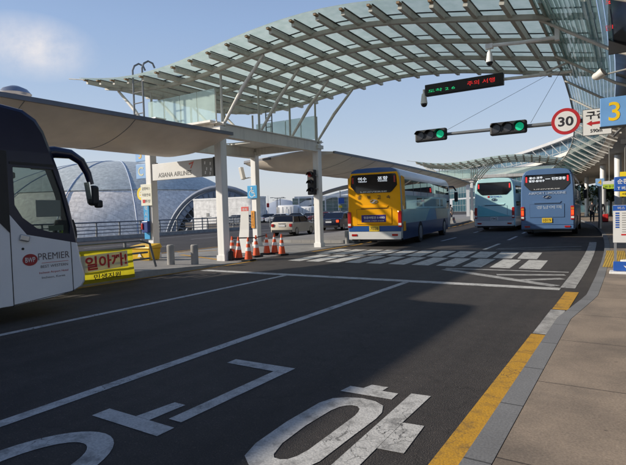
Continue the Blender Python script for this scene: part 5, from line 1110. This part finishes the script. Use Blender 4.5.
# ------------------------------------------------------------------ people
def skinmesh(nodes, edges, name, m, parent, sub=1):
    me = bpy.data.meshes.new(name); me.from_pydata([n_[0] for n_ in nodes], edges, []); o = bpy.data.objects.new(name, me); COL.objects.link(o)
    md = o.modifiers.new('skin', 'SKIN'); md.use_smooth_shade = True
    for v, n_ in zip(me.skin_vertices[0].data, nodes): r = n_[1]; v.radius = r if isinstance(r, tuple) else (r, r)
    me.skin_vertices[0].data[0].use_root = True
    s = o.modifiers.new('sub', 'SUBSURF'); s.levels = sub; s.render_levels = sub
    baked(o); o.data.materials.clear(); o.data.materials.append(m); o.parent = parent
    for p in o.data.polygons: p.use_smooth = True
    return o
def person(label, loc, rz, coat, trousers, hair=None, long=False, stride=.10, H=1.72, group=None, vest=None, arms=.0):
    t = thing('person', label, 'person', loc, rz, group); k = H / 1.72
    S = lambda *a: tuple(k * q for q in a)
    N = [(S(0, 0, .92), .125 * k), (S(0, 0, 1.15), .12 * k), (S(0, .0, 1.36), .14 * k), (S(0, .01, 1.46), .055 * k), (S(0, .02, 1.52), .05 * k), (S(0, .035, 1.60), .085 * k), (S(0, .03, 1.67), .075 * k),
         (S(-.09, 0, .88), .095 * k), (S(-.10, stride, .49), .062 * k), (S(-.10, stride * .8 - .02, .09), .04 * k), (S(-.11, stride * .8 + .13, .04), .035 * k),
         (S(.09, 0, .88), .095 * k), (S(.10, -stride, .49), .062 * k), (S(.10, -stride * 1.4 - .02, .09), .04 * k), (S(.11, -stride * 1.4 + .12, .04), .035 * k),
         (S(-.19, 0, 1.38), .062 * k), (S(-.25, -.03, 1.12), .045 * k), (S(-.24, .06 + arms, .90), .034 * k), (S(-.235, .09 + arms, .80), .036 * k),
         (S(.19, 0, 1.38), .062 * k), (S(.25, -.03, 1.12), .045 * k), (S(.24, .08 + arms, .90), .034 * k), (S(.235, .11 + arms, .80), .036 * k)]
    Ed = [(0, 1), (1, 2), (2, 3), (3, 4), (4, 5), (5, 6), (0, 7), (7, 8), (8, 9), (9, 10), (0, 11), (11, 12), (12, 13), (13, 14), (2, 15), (15, 16), (16, 17), (17, 18), (2, 19), (19, 20), (20, 21), (21, 22)]
    skinmesh(N, Ed, 'body', M['skin'], t)
    CN = [(S(0, 0, .98), .16 * k), (S(0, 0, 1.15), .15 * k), (S(0, 0, 1.35), .165 * k), (S(0, .01, 1.45), .08 * k)] + [(p, r + .022 * k) for p, r in (N[15], N[16], N[17], N[19], N[20], N[21])]
    CE = [(0, 1), (1, 2), (2, 3), (2, 4), (4, 5), (5, 6), (2, 7), (7, 8), (8, 9)]
    if long: CN += [(S(0, 0, .55), .19 * k)]; CE += [(0, 10)]
    skinmesh(CN, CE, 'coat', coat, t)
    TN = [(S(0, 0, .93), .14 * k)] + [(p, r + .02 * k) for p, r in (N[7], N[8], N[9], N[11], N[12], N[13])]
    skinmesh(TN, [(0, 1), (1, 2), (2, 3), (0, 4), (4, 5), (5, 6)], 'trousers', trousers, t)
    for a, b in ((9, 10), (13, 14)):
        skinmesh([(N[a][0], .052 * k), (N[b][0], .045 * k)], [(0, 1)], 'shoe', M['dark'], t)
    mb = MB(); mb.sph(S(0, .012, 1.665), .105 * k, (.88, 1.0, .85), 12); obj('hair', mb, hair or M['hair'], t, smooth=True)
    if vest: skinmesh([(S(0, 0, 1.0), .17 * k), (S(0, 0, 1.18), .165 * k), (S(0, 0, 1.38), .18 * k)], [(0, 1), (1, 2)], 'vest', vest, t)
    return t
person('person in a green hi-vis vest partly behind the front of the white coach', (-12.90, 7.80, .185), R(-110), M['coat'], M['navytr'], mat('white helmet', (.7, .7, .7), .4), vest=M['hvis'], H=1.68)
person('person in a long black coat standing beside the dark blue sedan', (-19.9, 37.2, 0), R(70), M['coat'], M['dark'], long=True, stride=.03, H=1.74)
person('person in a dark jacket behind the sedan, left of the long coat', (-21.6, 42.5, 0), R(30), mat('brown jacket', (.09, .06, .045), .8), M['navytr'], H=1.70)
person('left person of the dark clothed pair walking on the far pavement', (-2.95, 47.5, .098), R(4), M['coat'], M['dark'], long=True, stride=.12, H=1.72)
person('right person of the dark clothed pair, wheeling a red suitcase', (-2.30, 46.8, .098), R(2), mat('black padded jacket', (.02, .02, .022), .7), M['navytr'], stride=.14, H=1.74)
t = thing('suitcase', 'small red suitcase beside the pair on the far pavement', 'suitcase', (-1.95, 46.5, .098)); mb = MB(); mb.box((0, 0, .36), (.4, .26, .58), bev=.05); obj('shell', mb, M['red'], t); mb = MB(); mb.tube([(-.12, -.1, .6), (-.12, -.12, 1.0), (.12, -.12, 1.0), (.12, -.1, .6)], .014, 6); obj('handle', mb, M['steel'], t); mb = MB(); mb.cyl((-.2, 0, .04), (.2, 0, .04), .04); obj('wheel', mb, M['rubber'], t)
person('person in a grey coat waiting on the far island behind the yellow bus', (-14.6, 47, .16), R(150), mat('grey coat', (.16, .16, .17), .8), M['navytr'], stride=.02)
# driver of the hotel coach: seated figure
t = thing('person', 'coach driver with a red cap seated behind the wheel of the white coach', 'person', (-9.9, 3.62, .0))
skinmesh([((0, -.05, 1.42), .15), ((0, -.10, 1.65), .14), ((0, -.06, 1.88), .15), ((0, -.04, 2.0), .055), ((0, -.02, 2.10), .09), ((0, -.02, 2.19), .08), ((-.2, -.05, 1.88), .065), ((-.27, .14, 1.66), .05), ((-.18, .50, 1.68), .04), ((.2, -.05, 1.88), .065), ((.27, .14, 1.66), .05), ((.18, .50, 1.68), .04), ((-.12, .35, 1.46), .09), ((-.12, .45, 1.05), .06), ((.12, .35, 1.46), .09), ((.12, .45, 1.05), .06)],
         [(0, 1), (1, 2), (2, 3), (3, 4), (4, 5), (2, 6), (6, 7), (7, 8), (2, 9), (9, 10), (10, 11), (0, 12), (12, 13), (0, 14), (14, 15)], 'body', M['skin'], t)
skinmesh([((0, -.05, 1.45), .17), ((0, -.10, 1.65), .16), ((0, -.06, 1.88), .17), ((-.2, -.05, 1.88), .085), ((-.27, .14, 1.66), .07), ((-.19, .42, 1.68), .055), ((.2, -.05, 1.88), .085), ((.27, .14, 1.66), .07), ((.19, .42, 1.68), .055)], [(0, 1), (1, 2), (2, 3), (3, 4), (4, 5), (2, 6), (6, 7), (7, 8)], 'jacket', M['coat'], t)
mb = MB(); mb.sph((0, -.02, 2.20), .105, (.9, 1, .7), 12); mb.box((0, .10, 2.19), (.14, .14, .02)); obj('cap', mb, M['red'], t)

# ------------------------------------------------------------------ small things on the far pavement and far island
t = thing('bay_sign', 'small pale blue sign with a yellow 4 beside the light blue coach', 'sign', (-1.75, 35, .098))
mb = MB(); mb.cyl((0, 0, 0), (0, 0, 2.6), .10, .10, 12); obj('post', mb, M['steel'], t); mb = MB(); mb.box((0, -.12, 2.78), (.46, .06, .46)); pn = obj('panel', mb, M['skyblue'], t); text('4', (0, -.153, 2.78), .30, gold, pn, bold=.02)
t = thing('hanging_sign', 'green and white strip sign over the far pavement', 'sign', (-1.2, 33, 2.55))
mb = MB(); mb.box((0, 0, .0), (.62, .08, .26)); obj('panel', mb, mat('lime sign', (.45, .60, .05), .4), t); mb = MB(); mb.box((0, 0, .22), (.62, .08, .18)); obj('white_panel', mb, M['signwhite'], t); text('4B 출구', (0, -.043, 0), .13, M['ink'], t); mb = MB(); mb.box((0, 0, 1.35), (.04, .04, 2.1)); obj('hanger', mb, M['grey'], t)
t = thing('hanging_sign', 'white strip sign with a red disc over the far pavement', 'sign', (-.45, 33, 2.58))
mb = MB(); mb.box((0, 0, 0), (.72, .08, .22)); obj('panel', mb, M['signwhite'], t); mb = MB(); mb.box((0, 0, .2), (.72, .08, .16)); obj('dark_panel', mb, M['dark'], t); mb = MB(); mb.cyl((.25, -.05, 0), (.25, -.042, 0), .1); obj('red_disc', mb, M['red'], t); mb = MB(); mb.box((0, 0, 1.3), (.04, .04, 2.1)); obj('hanger', mb, M['grey'], t)
def tree(label, loc, h_, r_):
    t = thing('street_tree', label, 'tree', loc, 0, 'dark trees at the end of the pavement')
    mb = MB(); mb.tube([(0, 0, 0), (.05, 0, h_ * .4), (0, .05, h_ * .7)], [.16, .11, .05], 8)
    for k in range(5): a = k * 1.3; mb.tube([(0, 0, h_ * .4), (math.cos(a) * r_ * .5, math.sin(a) * r_ * .5, h_ * .7)], [.06, .02], 5)
    obj('trunk', mb, M['bark'], t)
    mb = MB(); rnd = random.Random(label)
    for k in range(700):
        u, v, w_ = rnd.gauss(0, .45), rnd.gauss(0, .45), rnd.gauss(0, .38)
        c = Vector((u * r_, v * r_, h_ * .66 + w_ * h_ * .3)); q = Euler((rnd.uniform(0, 6), rnd.uniform(0, 6), rnd.uniform(0, 6))).to_matrix(); s_ = rnd.uniform(.10, .26)
        mb.quad(*[c + q @ Vector(p) * s_ for p in ((-1, -.6, 0), (1, -.6, 0), (1, .6, 0), (-1, .6, 0))])
    obj('crown', mb, M['leaf'], t); return t
for i, (x, y, h_) in enumerate(((1.5, 70, 4.4), (-1.2, 78, 4.8), (-4.2, 86, 4.6))): tree(['rightmost dark tree at the end of the far pavement', 'middle dark tree at the end of the far pavement', 'leftmost dark tree at the end of the far pavement'][i], (x + cx(y) + 3.0, y, .098), h_, 2.0)
def board(label, x, y, w_, z0, z1, m1, m2):
    t = thing('info_board', label, 'board', (x, y, .16)); mb = MB(); mb.box((0, 0, (z0 + z1) / 2), (w_, .08, z1 - z0)); obj('panel', mb, m1, t); mb = MB(); mb.box((0, -.0, z1 + .17), (w_, .1, .3)); obj('header', mb, m2, t)
    mb = MB(); mb.box((-w_ / 2 + .05, .02, z0 / 2), (.06, .06, z0)); obj('leg', mb, M['steel'], t); mb = MB(); mb.box((w_ / 2 - .05, .02, z0 / 2), (.06, .06, z0)); obj('leg', mb, M['steel'], t)
board('blue information board with yellow header on the far island', -12.9 + cx(52), 50, .9, .5, 2.1, M['blue'], M['signyellow'])
board('orange and yellow poster board on the far island', -16.0 + cx(52), 50.5, .5, .3, 1.7, M['orange'], M['signyellow'])
board('blue poster board under the far canopy, left of the columns', -16.2 + cx(56), 56, .9, 2.2, 3.4, M['cyan'], M['blue'])
# crates of luggage / rubble like kerb planters on far island edge
for i in range(5):
    y = 34 + i * 3.2; t = thing('road_barrier', 'low pale plastic barrier on the far island edge, number %s from the front' % ['one', 'two', 'three', 'four', 'five'][i], 'barrier', (-11.75 + cx(y), y, .16), hd(y), 'low pale barriers on the far island edge')
    mb = MB(); mb.loft([[(-.2, -.7, 0), (.2, -.7, 0), (.2, .7, 0), (-.2, .7, 0)], [(-.1, -.66, .3), (.1, -.66, .3), (.1, .66, .3), (-.1, .66, .3)], [(-.08, -.64, .55), (.08, -.64, .55), (.08, .64, .55), (-.08, .64, .55)]]); obj('body', mb, M['concrete'], t, bevel=.02); mb = MB(); mb.box((.105, 0, .35), (.01, .9, .1), Euler((0, R(4), 0)).to_matrix()); obj('reflective_strip', mb, M['red'], t)
